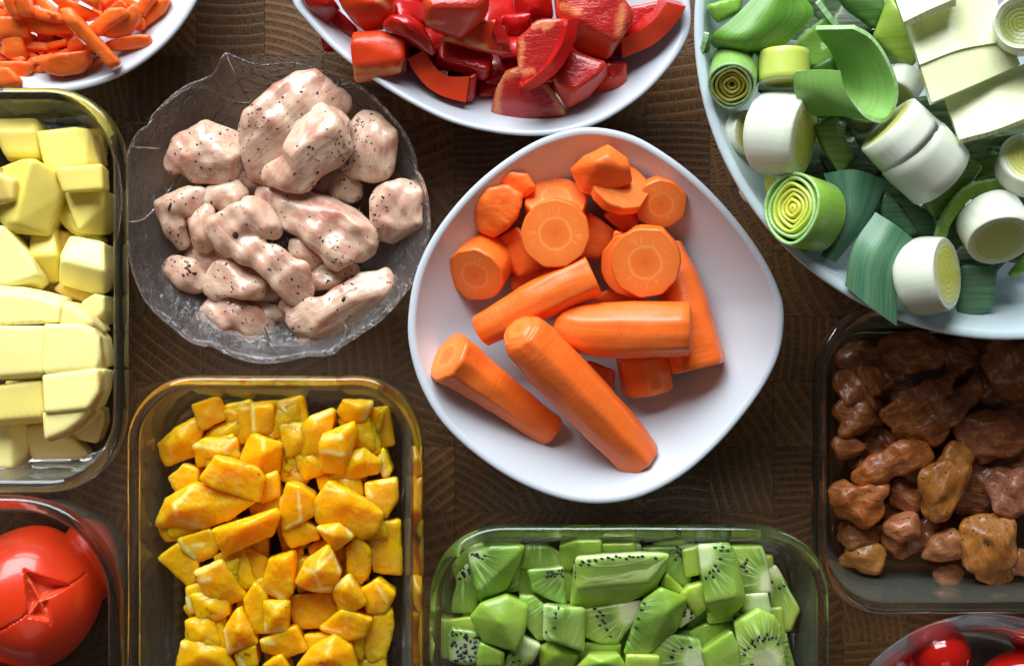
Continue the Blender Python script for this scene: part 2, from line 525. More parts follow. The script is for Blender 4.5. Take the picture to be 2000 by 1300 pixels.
def m_hazy(name, haze, rough, ior, bump):
    t = NT(name); v = t.attr('tpos').outputs['Vector']; nrm = None
    if bump:
        h = t.math('ADD', t.noise(v, 2.2, 4, 0.6, 0.8), t.math('MULTIPLY', t.voro(v, 2.4, 'DISTANCE_TO_EDGE'), 0.8))
        nrm = t.bump(h, 0.6, 0.0013)
    g = t.n('ShaderNodeBsdfGlass'); g.inputs['Color'].default_value = (0.95, 0.95, 0.95, 1); g.inputs['Roughness'].default_value = rough; g.inputs['IOR'].default_value = ior
    d = t.n('ShaderNodeBsdfDiffuse'); d.inputs['Color'].default_value = (0.80, 0.80, 0.84, 1)
    if nrm is not None:
        t.put(g.inputs['Normal'], nrm); t.put(d.inputs['Normal'], nrm)
    x = t.n('ShaderNodeMixShader'); x.inputs[0].default_value = haze
    t.t.links.new(g.outputs[0], x.inputs[1]); t.t.links.new(d.outputs[0], x.inputs[2]); t.t.links.new(x.outputs[0], t.out.inputs[0])
    return t.m

def m_liquid():
    t = NT('marinade_liquid'); v = t.tpos()
    return t.pbsdf(t.mix(t.noise(v, 0.8, 4), (0.055, 0.020, 0.006), (0.11, 0.045, 0.014)), 0.12, t.bump(t.noise(v, 1.2, 3), 0.2, 0.001), coat=0.5)

def m_wood():
    t = NT('end_grain_oak')
    pos = t.vmath('SCALE', t.n('ShaderNodeNewGeometry').outputs['Position'], 100.0)
    oi = t.n('ShaderNodeObjectInfo')
    loc = t.vmath('SCALE', oi.outputs['Location'], 100.0)
    r1 = oi.outputs['Random']
    r2 = t.math('FRACT', t.math('MULTIPLY', r1, 17.31)); r3 = t.math('FRACT', t.math('MULTIPLY', r1, 57.7))
    a0 = t.math('MULTIPLY', r1, 6.283)
    dist = t.math('ADD', 5.0, t.math('MULTIPLY', r2, 16.0))
    cen = t.comb(t.math('MULTIPLY', t.math('COSINE', a0), dist), t.math('MULTIPLY', t.math('SINE', a0), dist), 0.0)
    d = t.vmath('SUBTRACT', t.vmath('SUBTRACT', pos, loc), cen)
    d = t.vmath('MULTIPLY', d, (1, 1, 0))
    wob = t.noise(pos, 0.9, 2)
    r = t.math('ADD', t.vmath('LENGTH', d), t.math('MULTIPLY', wob, 0.09))
    sx = t.sep(d)
    ang = t.math('ARCTAN2', sx[1], sx[0])
    arc = t.math('MULTIPLY', ang, dist)
    per = t.math('ADD', 0.32, t.math('MULTIPLY', r3, 0.34))
    ring = t.math('FRACT', t.math('DIVIDE', r, per))
    band = t.ramp(ring, [(0.0, 0.15), (0.10, 0.95), (0.34, 0.75), (0.48, 0.2), (0.9, 0.0), (1.0, 0.15)])
    # vessels: short dark dashes lying along the rays inside the early wood
    pv = t.comb(t.math('MULTIPLY', r, 2.2), t.math('MULTIPLY', arc, 13.0), r1)
    pores = t.noise(pv, 1.0, 2, 0.5)
    pores = t.ramp(pores, [(0.42, 0.0), (0.56, 1.0)])
    dark = t.math('MULTIPLY', pores, t.math('SUBTRACT', 1.0, band))
    rays = t.noise(t.comb(t.math('MULTIPLY', r, 0.35), t.math('MULTIPLY', arc, 9.0), 3.0), 1.0, 1)
    rays = t.ramp(rays, [(0.66, 0.0), (0.72, 1.0)])
    base = t.mix(r3, (0.135, 0.060, 0.018), (0.190, 0.088, 0.027))
    lite = t.mix(r2, (0.25, 0.128, 0.042), (0.31, 0.165, 0.056))
    c = t.mix(t.math('MULTIPLY', band, 0.42), base, lite)
    c = t.mix(t.math('MULTIPLY', rays, 0.22), c, lite)
    c = t.mix(t.math('MULTIPLY', dark, 0.6), c, (0.040, 0.016, 0.005))
    c = t.mix(1.0, c, t.mix(t.math('FRACT', t.math('MULTIPLY', r1, 131.7)), (0.46, 0.44, 0.43), (0.92, 0.88, 0.82)), 'MULTIPLY')
    big = t.noise(pos, 0.16, 3)
    c = t.mix(t.ramp(big, [(0.35, 0.0), (0.7, 0.35)]), c, (0.07, 0.035, 0.016))
    h = t.math('SUBTRACT', t.math('MULTIPLY', band, 0.4), dark)
    nb = t.bump(h, 0.35, 0.0004)
    rg = t.math('ADD', 0.34, t.math('MULTIPLY', t.noise(pos, 1.1, 4), 0.22))
    return t.pbsdf(c, rg, nb, spec=0.4)

def m_potato():
    t = NT('potato_flesh'); v = t.tpos()
    n = t.noise(v, 0.55, 3); f = t.noise(v, 9.0, 2)
    c = t.mix(n, t.objcol(), t.mix(0.3, t.objcol(), (0.92, 0.84, 0.34)))
    p = t.attr('pith').outputs['Fac']
    c = t.mix(t.math('MULTIPLY', p, 0.8), c, (0.55, 0.30, 0.08))
    h = t.math('ADD', t.math('MULTIPLY', f, 0.3), t.noise(t.scale(v, 1, 6, 1), 3.0, 2))
    return t.pbsdf(c, 0.46, t.bump(h, 0.25, 0.0002), sss=0.25, ssr=(1, .7, .2), sss_scale=0.004, coat=0.12, coat_r=0.25)

def m_carrot_skin():
    t = NT('carrot_side'); v = t.tpos(); s = t.sep(v)
    n = t.noise(v, 1.1, 3)
    ringy = t.noise(t.comb(t.math('MULTIPLY', s[0], 1.2), t.math('MULTIPLY', s[1], 1.2), t.math('MULTIPLY', s[2], 6.0)), 1.0, 3)
    strk = t.noise(t.comb(t.math('MULTIPLY', s[0], 7), t.math('MULTIPLY', s[1], 7), t.math('MULTIPLY', s[2], 0.5)), 1.0, 3)
    c = t.mix(n, (0.88, 0.125, 0.012), (0.95, 0.20, 0.024))
    c = t.mix(t.ramp(strk, [(0.5, 0.0), (0.8, 0.16)]), c, (0.97, 0.36, 0.09))
    spots = t.ramp(t.voro(v, 1.7), [(0.0, 1.0), (0.06, 0.0)])
    c = t.mix(t.math('MULTIPLY', spots, 0.5), c, (0.42, 0.09, 0.02))
    h = t.math('ADD', t.math('MULTIPLY', ringy, 0.7), t.math('MULTIPLY', strk, 0.35))
    nick = t.ramp(t.noise(t.comb(t.math('MULTIPLY', s[0], 2.5), t.math('MULTIPLY', s[1], 2.5), t.math('MULTIPLY', s[2], 9.0)), 1.0, 2), [(0.68, 0.0), (0.76, 1.0)])
    c = t.mix(t.math('MULTIPLY', nick, 0.3), c, (0.62, 0.11, 0.015))
    h = t.math('SUBTRACT', h, t.math('MULTIPLY', nick, 0.5))
    return t.pbsdf(c, 0.40, t.bump(h, 0.5, 0.0006), sss=0.25, ssr=(1, .35, .08), sss_scale=0.004, coat=0.15, coat_r=0.2)

def m_carrot_cut(green=False):
    t = NT('carrot_crown' if green else 'carrot_cut_end'); v = t.attr('tpos').outputs['Vector']; s = t.sep(v)
    r = t.vmath('LENGTH', t.comb(s[0], s[1], 0.0))
    w = t.math('ADD', r, t.math('MULTIPLY', t.math('SUBTRACT', t.noise(v, 2.2, 2), 0.5), 0.16))
    ang = t.math('ARCTAN2', s[1], s[0])
    rad = t.noise(t.comb(t.math('MULTIPLY', ang, 9.0), t.math('MULTIPLY', r, 2.0), t.rnd()), 1.0, 2)
    c = t.ramp(w, [(0.0, (0.70, 0.16, 0.025)), (0.14, (0.84, 0.17, 0.022)), (0.40, (0.88, 0.20, 0.028)), (0.46, (0.93, 0.31, 0.075)), (0.52, (0.90, 0.215, 0.034)), (0.93, (0.88, 0.185, 0.027)), (1.0, (0.90, 0.22, 0.04))])
    c = t.mix(t.math('MULTIPLY', t.ramp(rad, [(0.55, 0.0), (0.7, 1.0)]), t.ramp(w, [(0.5, 0.0), (0.6, 0.5), (0.85, 0.0)])), c, (0.96, 0.45, 0.16))
    if green: c = t.mix(t.ramp(w, [(0.0, 0.35), (0.25, 0.3), (0.42, 0.85), (0.58, 0.0)]), c, (0.30, 0.22, 0.03))
    h = t.math('ADD', w, t.math('MULTIPLY', rad, 0.4))
    return t.pbsdf(c, 0.42, t.bump(h, 0.35, 0.0004), sss=0.25, ssr=(1, .35, .08), sss_scale=0.004, coat=0.12, coat_r=0.25)

def m_carrot_flesh():
    t = NT('carrot_flesh'); v = t.tpos()
    n = t.noise(v, 1.0, 4); g = t.noise(t.scale(v, 2, 7, 3), 1.0, 3)
    c = t.mix(n, (0.84, 0.11, 0.009), (0.95, 0.195, 0.022))
    c = t.mix(t.ramp(g, [(0.5, 0.0), (0.8, 0.35)]), c, (0.95, 0.36, 0.10))
    return t.pbsdf(c, 0.43, t.bump(g, 0.35, 0.0005), sss=0.25, ssr=(1, .35, .08), sss_scale=0.004, coat=0.1, coat_r=0.25)

def m_pepper(kind):
    t = NT('pepper_' + kind); v = t.tpos()
    n = t.noise(v, 0.8, 3)
    if kind == 'skin':
        c = t.mix(n, (0.30, 0.003, 0.003), (0.52, 0.010, 0.006))
        return t.pbsdf(c, 0.30, t.bump(t.noise(v, 2.0, 3), 0.2, 0.0008), coat=0.35, coat_r=0.10, sss=0.1, ssr=(1, .1, .05), sss_scale=0.002)
    if kind == 'cut':
        p = t.attr('pith').outputs['Fac']
        c = t.mix(n, (0.54, 0.020, 0.003), (0.72, 0.062, 0.007))
        c = t.mix(t.math('MULTIPLY', p, 0.85), c, (0.86, 0.38, 0.17))
        return t.pbsdf(c, 0.40, t.bump(t.noise(v, 7.0, 3), 0.25, 0.0004), sss=0.3, ssr=(1, .15, .05), sss_scale=0.005, coat=0.2, coat_r=0.2)
    p = t.attr('pith').outputs['Fac']
    b = t.noise(t.scale(v, 1, 2.2, 1), 2.6, 3, 0.6, 0.8)
    c = t.mix(n, (0.40, 0.010, 0.010), (0.54, 0.028, 0.020))
    c = t.mix(t.math('MULTIPLY', p, 0.9), c, (0.80, 0.27, 0.10))
    return t.pbsdf(c, 0.30, t.bump(t.math('ADD', b, t.noise(v, 2.0, 3)), 0.45, 0.0014), sss=0.25, ssr=(1, .15, .05), sss_scale=0.004, coat=0.6, coat_r=0.12)

def m_chicken():
    t = NT('raw_chicken'); v = t.tpos()
    n = t.noise(v, 0.75, 3, 0.6, 0.4)
    fib = t.noise(t.scale(v, 0.55, 3.2, 3.2), 1.6, 4, 0.6, 0.5)
    c = t.ramp(n, [(0.28, (0.47, 0.18, 0.12)), (0.42, (0.58, 0.32, 0.23)), (0.58, (0.68, 0.47, 0.34)), (0.75, (0.50, 0.23, 0.15))])
    c = t.mix(t.ramp(fib, [(0.52, 0.0), (0.72, 0.55)]), c, (0.80, 0.64, 0.50))
    h = t.math('ADD', fib, t.math('MULTIPLY', t.noise(v, 2.0, 2), 0.5))
    h = t.math('ADD', h, t.math('MULTIPLY', t.noise(v, 9.0, 2), 0.25))
    return t.pbsdf(c, 0.40, t.bump(h, 0.35, 0.0010), sss=0.6, ssr=(1, .45, .25), sss_scale=0.007, coat=0.55, coat_r=0.07)

def m_marinated():
    t = NT('marinated_chicken'); v = t.tpos()
    n = t.noise(v, 0.7, 4, 0.65, 0.5)
    fib = t.noise(t.scale(v, 0.35, 3.0, 3.0), 1.7, 4, 0.6, 0.6)
    c = t.mix(t.ramp(n, [(0.35, 0.0), (0.65, 1.0)]), t.mix(0.5, t.objcol(), (0.20, 0.05, 0.01)), t.objcol())
    c = t.mix(t.ramp(fib, [(0.50, 0.0), (0.70, 0.6)]), c, (0.62, 0.27, 0.09))
    c = t.mix(t.ramp(t.noise(v, 1.3, 4), [(0.56, 0.0), (0.72, 0.75)]), c, (0.13, 0.034, 0.008))
    sp = t.ramp(t.noise(v, 9.0, 2), [(0.66, 0.0), (0.72, 1.0)])
    c = t.mix(t.math('MULTIPLY', sp, 0.7), c, (0.04, 0.010, 0.004))
    h = t.math('ADD', fib, t.math('MULTIPLY', t.noise(v, 2.5, 3), 0.5))
    return t.pbsdf(c, 0.38, t.bump(h, 0.5, 0.0012), sss=0.4, ssr=(1, .4, .15), sss_scale=0.006, coat=0.25, coat_r=0.07)

def m_orange():
    t = NT('orange_pulp'); v = t.tpos()
    n = t.noise(v, 0.9, 3)
    rot = t.n('ShaderNodeVectorRotate', rotation_type='EULER_XYZ'); t.put(rot.inputs['Vector'], v); t.put(rot.inputs['Rotation'], t.comb(t.math('MULTIPLY', t.rnd(), 9.0), t.math('MULTIPLY', t.rnd(), 23.0), t.math('MULTIPLY', t.rnd(), 41.0)))
    ves = t.voro(t.scale(rot.outputs[0], 0.9, 3.2, 3.2), 2.6, 'SMOOTH_F1')
    e = t.voro(t.scale(rot.outputs[0], 0.7, 1, 1), 0.5, 'DISTANCE_TO_EDGE')
    p = t.attr('pith').outputs['Fac']
    c = t.mix(n, (1.0, 0.31, 0.001), (1.0, 0.45, 0.003))
    c = t.mix(t.ramp(ves, [(0.12, 0.0), (0.5, 0.42)]), c, (1.0, 0.52, 0.008))
    memb = t.math('MULTIPLY', t.ramp(e, [(0.0, 1.0), (0.05, 0.0)]), 0.10)
    c = t.mix(t.math('MAXIMUM', memb, t.math('MULTIPLY', p, 0.8)), c, (1.0, 0.78, 0.30))
    h = t.math('ADD', t.math('MULTIPLY', ves, -1.2), t.math('MULTIPLY', t.noise(v, 13.0, 2), 1.3))
    nb = t.bump(h, 0.24, 0.0008)
    t.pbsdf(c, 0.32, nb, sss=0.9, ssr=(1, .5, .05), sss_scale=0.018, coat=0.28, coat_r=0.035, spec=0.22)
    p_ = t.out.inputs[0].links[0].from_socket
    tr = t.n('ShaderNodeBsdfTranslucent'); t.put(tr.inputs['Color'], t.mix(1.0, c, (1.0, 0.80, 0.5), 'MULTIPLY')); t.put(tr.inputs['Normal'], nb)
    x = t.n('ShaderNodeMixShader'); x.inputs[0].default_value = 0.06
    t.t.links.new(p_, x.inputs[1]); t.t.links.new(tr.outputs[0], x.inputs[2]); t.t.links.new(x.outputs[0], t.out.inputs[0])
    return t.m

def m_kiwi():
    t = NT('kiwi_flesh'); v = t.attr('tpos').outputs['Vector']; s = t.sep(v)
    r = t.vmath('LENGTH', t.comb(s[0], s[1], 0.0))
    r = t.math('ADD', r, t.math('MULTIPLY', t.math('SUBTRACT', t.noise(v, 1.6, 3), 0.5), 0.30))
    ang = t.math('ARCTAN2', s[1], s[0])
    st = t.noise(t.comb(t.math('MULTIPLY', ang, 10.0), t.math('MULTIPLY', r, 0.5), t.math('MULTIPLY', s[2], 0.3)), 1.0, 2)
    st = t.ramp(st, [(0.50, 0.0), (0.62, 1.0)])
    rn = t.math('DIVIDE', r, 4.0)
    c = t.ramp(rn, [(0.0, (0.80, 0.84, 0.55)), (0.14, (0.80, 0.85, 0.50)), (0.19, (0.40, 0.55, 0.13)), (0.26, (0.12, 0.23, 0.03)), (0.34, (0.17, 0.31, 0.03)), (0.45, (0.32, 0.48, 0.065)), (0.62, (0.42, 0.57, 0.08)), (0.75, (0.36, 0.49, 0.025)), (1.0, (0.44, 0.58, 0.07))])
    zone_ = t.ramp(rn, [(0.13, 0.0), (0.2, 0.9), (0.42, 0.8), (0.6, 0.1)])
    c = t.mix(t.math('MULTIPLY', st, zone_), c, (0.56, 0.72, 0.30))
    c = t.mix(t.math('MULTIPLY', t.noise(t.tpos(), 1.2, 3), 0.3), c, (0.55, 0.68, 0.16))
    c = t.mix(t.math('MULTIPLY', t.rnd(), 0.75), c, t.mix(1.0, c, (0.40, 0.58, 0.45), 'MULTIPLY'))
    h = t.math('ADD', t.math('MULTIPLY', st, zone_), t.noise(t.tpos(), 4.0, 3))
    return t.pbsdf(c, 0.34, t.bump(h, 0.35, 0.0007), sss=0.7, ssr=(.5, 1, .2), sss_scale=0.009, coat=0.4, coat_r=0.12)

def m_plain(name, c, rough, coat=0.0, bump=0.0, bs=3.0, sss=0.0, vary=0.25):
    t = NT(name); v = t.tpos()
    n = t.noise(v, 1.2, 3)
    col = t.mix(t.math('MULTIPLY', n, vary), c, tuple(min(1, x * 0.45) for x in c))
    nb = t.bump(t.noise(v, bs, 3), bump, 0.0006) if bump else None
    return t.pbsdf(col, rough, nb, coat=coat, coat_r=0.06, sss=sss, ssr=(1, .2, .1), sss_scale=0.004)

def m_leek_leaf(edge=False):
    t = NT('leek_leaf_edge' if edge else 'leek_leaf'); v = t.tpos(); s = t.sep(v)
    st = t.noise(t.comb(t.math('MULTIPLY', s[0], 0.25), t.math('MULTIPLY', s[1], 6.5), 0.0), 1.0, 3)
    st2 = t.noise(t.comb(t.math('MULTIPLY', s[0], 0.12), t.math('MULTIPLY', s[1], 1.6), 4.0), 1.0, 2)
    c = t.mix(t.ramp(st, [(0.35, 0.0), (0.7, 0.6)]), t.objcol(), t.mix(0.28, t.objcol(), (0.75, 0.85, 0.45)))
    c = t.mix(t.ramp(st2, [(0.5, 0.0), (0.8, 0.45)]), c, t.mix(0.5, t.objcol(), (0.05, 0.12, 0.02)))
    if edge: c = t.mix(t.ramp(t.noise(v, 9.0, 2), [(0.4, 0.35), (0.65, 0.8)]), t.objcol(), (0.62, 0.78, 0.52))
    c = t.mix(0.45, c, t.mix(1.0, c, (0.42, 0.62, 0.35), 'MULTIPLY'))
    return t.pbsdf(c, 0.42, t.bump(st, 0.4, 0.0004), sss=0.2, ssr=(.4, 1, .2), sss_scale=0.003, coat=0.15, coat_r=0.2)

def m_leek_side():
    t = NT('leek_shaft'); v = t.tpos(); s = t.sep(v)
    st = t.noise(t.comb(t.math('MULTIPLY', s[0], 9.0), t.math('MULTIPLY', s[1], 9.0), t.math('MULTIPLY', s[2], 0.18)), 1.0, 3)
    c = t.mix(t.ramp(st, [(0.4, 0.0), (0.75, 0.5)]), t.objcol(), t.mix(0.5, t.objcol(), (0.48, 0.58, 0.25)))
    return t.pbsdf(c, 0.36, t.bump(st, 0.3, 0.0003), sss=0.4, ssr=(.9, 1, .6), sss_scale=0.004, coat=0.2, coat_r=0.15)

def m_leek_end(colr):
    t = NT('leek_cut_end'); v = t.attr('tpos').outputs['Vector']; s = t.sep(v)
    w = t.math('ADD', t.vmath('LENGTH', t.comb(s[0], s[1], 0.0)), t.math('MULTIPLY', t.math('SUBTRACT', t.noise(v, 1.5, 2), 0.5), 0.10))
    ringf = t.math('FRACT', t.math('MULTIPLY', w, 7.0))
    line = t.ramp(ringf, [(0.0, 1.0), (0.10, 0.0), (0.86, 0.0), (1.0, 1.0)])
    c = t.ramp(w, [(0.0, 0.0), (0.68, 0.12), (0.90, 1.0)])
    c = t.mix(c, colr, (0.70, 0.73, 0.50))
    c = t.mix(t.math('MULTIPLY', line, 0.45), c, tuple(x * 0.55 for x in colr))
    return t.pbsdf(c, 0.40, t.bump(t.math('SUBTRACT', t.noise(v, 8.0, 2), line), 0.5, 0.0006), sss=0.3, ssr=(.9, 1, .4), sss_scale=0.003, coat=0.2, coat_r=0.15)

def m_boxglass(name='thin_glass_wall', dc=(0.60, 0.68, 0.55), hz=0.012):
    t = NT(name)
    g = t.n('ShaderNodeBsdfTransparent'); g.inputs['Color'].default_value = (0.975, 0.985, 0.965, 1)
    d = t.n('ShaderNodeBsdfDiffuse'); d.inputs['Color'].default_value = (*dc, 1)
    s = t.n('ShaderNodeBsdfGlossy'); s.inputs['Roughness'].default_value = 0.04
    v = t.attr('tpos').outputs['Vector']
    t.put(s.inputs['Normal'], t.bump(t.noise(v, 0.5, 2), 0.3, 0.002))
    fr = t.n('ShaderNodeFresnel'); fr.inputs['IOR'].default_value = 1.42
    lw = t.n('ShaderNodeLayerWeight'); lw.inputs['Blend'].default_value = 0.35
    x = t.n('ShaderNodeMixShader'); t.put(x.inputs[0], t.math('ADD', hz, t.math('MULTIPLY', t.math('POWER', lw.outputs['Facing'], 2.0), 0.24)))  # pale diffuse share grows edge-on, standing in for light guided in the wall
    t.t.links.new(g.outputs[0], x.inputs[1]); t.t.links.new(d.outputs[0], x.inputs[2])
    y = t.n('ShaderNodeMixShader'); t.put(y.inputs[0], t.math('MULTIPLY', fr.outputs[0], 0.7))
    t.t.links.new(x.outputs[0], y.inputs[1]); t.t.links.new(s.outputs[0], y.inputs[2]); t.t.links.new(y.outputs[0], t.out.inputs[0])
    return t.m

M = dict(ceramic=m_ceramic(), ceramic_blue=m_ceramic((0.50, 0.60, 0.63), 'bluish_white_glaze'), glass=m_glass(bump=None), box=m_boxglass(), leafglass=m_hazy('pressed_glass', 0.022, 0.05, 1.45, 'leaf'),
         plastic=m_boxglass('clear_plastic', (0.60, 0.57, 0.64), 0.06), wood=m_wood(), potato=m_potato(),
         cskin=m_carrot_skin(), ccut=m_carrot_cut(), crown=m_carrot_cut(True), cflesh=m_carrot_flesh(),
         pskin=m_pepper('skin'), pcut=m_pepper('cut'), pflesh=m_pepper('flesh'),
         chicken=m_chicken(), marin=m_marinated(), liquid=m_liquid(), orange=m_orange(), kiwi=m_kiwi(),
         seed=m_plain('kiwi_seed', (0.012, 0.008, 0.008), 0.3, 0.5), tomato=m_plain('tomato_skin', (0.74, 0.040, 0.007), 0.30, 0.35, 0.05, 1.5, 0.15),
         tomato_in=m_plain('tomato_flesh', (0.80, 0.09, 0.03), 0.4, 0.3, 0.3), crumb=m_plain('pale_crumb', (0.55, 0.36, 0.16), 0.7),
         cherry=m_plain('cherry_tomato_skin', (0.50, 0.008, 0.004), 0.12, 0.9, 0.03, 1.5, 0.1),
         pepper=m_plain('ground_pepper', (0.030, 0.018, 0.012), 0.7), pepper2=m_plain('ground_pepper_husk', (0.30, 0.17, 0.09), 0.7), herb=m_plain('dried_herb', (0.03, 0.03, 0.008), 0.7),
         lleaf=m_leek_leaf(), ledge=m_leek_leaf(True), lside=m_leek_side(), lend=m_leek_end((0.50, 0.50, 0.07)), lend2=m_leek_end((0.72, 0.70, 0.06)), lend3=m_leek_end((0.16, 0.19, 0.015)), joint=m_plain('board_glue_line', (0.03, 0.015, 0.008), 0.7))

# ---------------------------------------------------------------- the board: end grain blocks
def build_board():
    x0, x1, y0, y1 = -31.0, 31.0, -22.6, 21.6
    vs = [(x0, y0, -3), (x1, y0, -3), (x1, y1, -3), (x0, y1, -3), (x0, y0, -0.05), (x1, y0, -0.05), (x1, y1, -0.05), (x0, y1, -0.05)]
    fs = [(3, 2, 1, 0), (4, 5, 6, 7), (0, 1, 5, 4), (1, 2, 6, 5), (2, 3, 7, 6), (3, 0, 4, 7)]
    board = mk('table_top', vs, fs, M['joint'], None, False, origin=(0, 0, -3))
    tag(board, kind='structure')
    board['label'] = 'dark brown end grain oak butcher block under all the bowls'
    # one block: unit box with a small chamfer on its upper edge
    c = 0.0035
    bv = [(-.5, -.5, -1), (.5, -.5, -1), (.5, .5, -1), (-.5, .5, -1), (-.5, -.5, -c), (.5, -.5, -c), (.5, .5, -c), (-.5, .5, -c),
          (-.5 + c, -.5 + c, 0), (.5 - c, -.5 + c, 0), (.5 - c, .5 - c, 0), (-.5 + c, .5 - c, 0)]
    bf = [(0, 1, 5, 4), (1, 2, 6, 5), (2, 3, 7, 6), (3, 0, 4, 7), (4, 5, 9, 8), (5, 6, 10, 9), (6, 7, 11, 10), (7, 4, 8, 11), (8, 9, 10, 11)]
    me = bpy.data.meshes.new('wood_block'); me.from_pydata(bv, [], bf); me.materials.append(M['wood'])
    rows = [872 + 127 * k for k in range(-8, 7)]
    for ri, py in enumerate(rows[:-1]):
        ya = (650 - py) * F; yb = (650 - rows[ri + 1]) * F
        xs = [888 + 124.5 * k + R.uniform(-14, 14) * (0 if abs(k - 2) <= 3 else 1) for k in range(-9, 12)]
        for xa, xb in zip(xs, xs[1:]):
            if xb < -60 or xa > 2060 or rows[ri + 1] < -50 or py > 1350: continue
            wx = (xb - xa) * F; wy = ya - yb
            o = bpy.data.objects.new('wood_block', me); COL.objects.link(o)
            o.parent = board
            o.location = Vector((((xa + xb) / 2 - 1000) * F, (ya + yb) / 2, R.uniform(-0.012, 0.0) + 3.0)) * 0.01
            o.scale = ((wx - 0.022) * 0.01, (wy - 0.022) * 0.01, 0.0005 + 0.0)
            o.scale.z = 0.01
build_board()

# ---------------------------------------------------------------- vessels
def loft(name, loops, mat, close_first=True, close_last=True, label=None, cat=None, parent=None, tp=None):
    vs, fs = [], []
    n = len(loops[0])
    for lp in loops: vs += [Vector(p) for p in lp]
    for i in range(len(loops) - 1):
        for j in range(n):
            k = (j + 1) % n
            fs.append((i * n + j, i * n + k, (i + 1) * n + k, (i + 1) * n + j))
    for li, on in ((0, close_first), (len(loops) - 1, close_last)):
        if on:
            c = sum((Vector(p) for p in loops[li]), Vector()) / n
            vs.append(c)
            for j in range(n):
                k = (j + 1) % n
                f = (li * n + k, li * n + j, len(vs) - 1)
                fs.append(f if li == 0 else f[::-1])
    o = mk(name, vs, fs, mat, None, True, parent)
    bm = bmesh.new(); bm.from_mesh(o.data); bmesh.ops.recalc_face_normals(bm, faces=bm.faces[:]); bm.to_mesh(o.data); bm.free()
    if label: tag(o, label, cat)
    return o

def bowl(name, outline, zr, floor, p, th, label, n=128, mat='ceramic', center=None, wall=0.0, foot=0.45):
    pts = catmull([tuple(P(x, y, zr))[:2] for x, y in outline], n, closed=True)
    c = pts.mean(0) if center is None else np.array(tuple(P(*center, zr))[:2])
    rad = np.linalg.norm(pts - c, axis=1).mean()
    f = th / rad
    def lp(s, z): return [(c[0] + (q[0] - c[0]) * s, c[1] + (q[1] - c[1]) * s, z) for q in pts]
    zin = lambda s: floor + (zr - 0.12 - floor) * max(0, (s - 0.0) / (1 - f)) ** p
    zout = lambda s: 0.25 + (zr - 0.25) * max(0, (s - foot) / (1 - foot)) ** (p * 0.62)
    loops = []
    for s in (0.05, foot * 0.6, foot * 0.95): loops.append(lp(s, 0.22))
    loops.append(lp(foot * 0.97, 0.0)); loops.append(lp(foot * 1.03, 0.0))
    for i in range(1, 13):
        s = foot * 1.03 + (1 - foot * 1.03) * i / 13
        loops.append(lp(s, zout(s)))
    loops += [lp(1 - 0.02 * f, zr - 0.2), lp(1.0, zr - 0.08), lp(1 - 0.12 * f, zr - 0.015), lp(1 - 0.4 * f, zr), lp(1 - 0.75 * f, zr - 0.02), lp(1 - 0.95 * f, zr - 0.08)]
    for i in range(16):
        s = (1 - f * 1.02) * (1 - i / 16.0)
        loops.append(lp(s, zin(s)))
    loops.append(lp(0.02, floor))
    o = loft(name, loops, M[mat], label=label, cat='bowl')
    return o, c, pts, zin, f

carrot_rim = [(1150, 248), (1230, 262), (1300, 300), (1370, 355), (1440, 430), (1490, 500), (1520, 560), (1532, 610), (1525, 680), (1500, 740), (1460, 800), (1400, 870), (1330, 930), (1250, 970), (1170, 983), (1090, 972), (1000, 935), (920, 880), (860, 820), (820, 750), (800, 680), (797, 620), (810, 540), (840, 470), (890, 400), (950, 340), (1020, 290), (1080, 262)]
bowl('white_bowl', carrot_rim, 5.2, 1.1, 2.6, 0.36, 'rounded triangular white bowl holding whole carrots and carrot slices, in the middle')
pepper_rim = [(570, 0), (600, 42), (650, 95), (720, 150), (800, 200), (880, 238), (960, 258), (1040, 265), (1110, 258), (1180, 235), (1250, 190), (1300, 140), (1335, 90), (1350, 40), (1340, -40), (1310, -110), (1240, -190), (1150, -250), (1040, -290), (930, -300), (800, -280), (680, -220), (600, -150), (560, -70)]
bowl('white_bowl', pepper_rim, 4.8, 0.9, 2.4, 0.36, 'white bowl heaped with chopped red bell pepper at the top edge')
bowl('white_bowl', [(90 + 331 * math.cos(a), -150 + 331 * math.sin(a)) for a in [2 * math.pi * i / 24 for i in range(24)]], 4.4, 0.9, 2.2, 0.36, 'white bowl of carrot strips in the top left corner')
bowl('white_bowl', [(1968 + 612 * math.cos(a), 52 + 612 * math.sin(a)) for a in [2 * math.pi * i / 28 for i in range(28)]], 8.6, 1.2, 3.2, 0.42, 'large deep round white bowl filled with cut leek, top right', foot=0.4, mat='ceramic_blue')

# clear leaf shaped bowl with a scalloped edge
ZH1 = Zone(200, 80, 2.857); ZH2 = Zone(200, 320, 2.857)
leaf_z = [(685, 62), (722, 72), (760, 88), (830, 117), (900, 126), (1000, 119), (1080, 117), (1160, 135), (1240, 165), (1292, 205), (1312, 246), (1335, 212), (1400, 225), (1500, 290), (1590, 380), (1660, 460), (1720, 560), (1755, 660), (1760, 716), (1792, 770), (1822, 880), (1834, 1000), (1826, 1100), (1800, 1200), (1765, 1290), (1720, 1376), (1640, 1476), (1550, 1566), (1450, 1636), (1340, 1708), (1300, 1742), (1230, 1764), (1150, 1760), (1050, 1786), (900, 1801), (780, 1781), (680, 1746), (605, 1704), (560, 1706), (480, 1676), (370, 1586), (270, 1496), (200, 1386), (152, 1246), (137, 1150), (118, 1106), (96, 1000), (88, 880), (98, 770), (120, 660), (152, 580), (190, 506), (244, 466), (272, 414), (330, 350), (400, 285), (480, 235), (560, 205), (615, 175), (650, 100)]
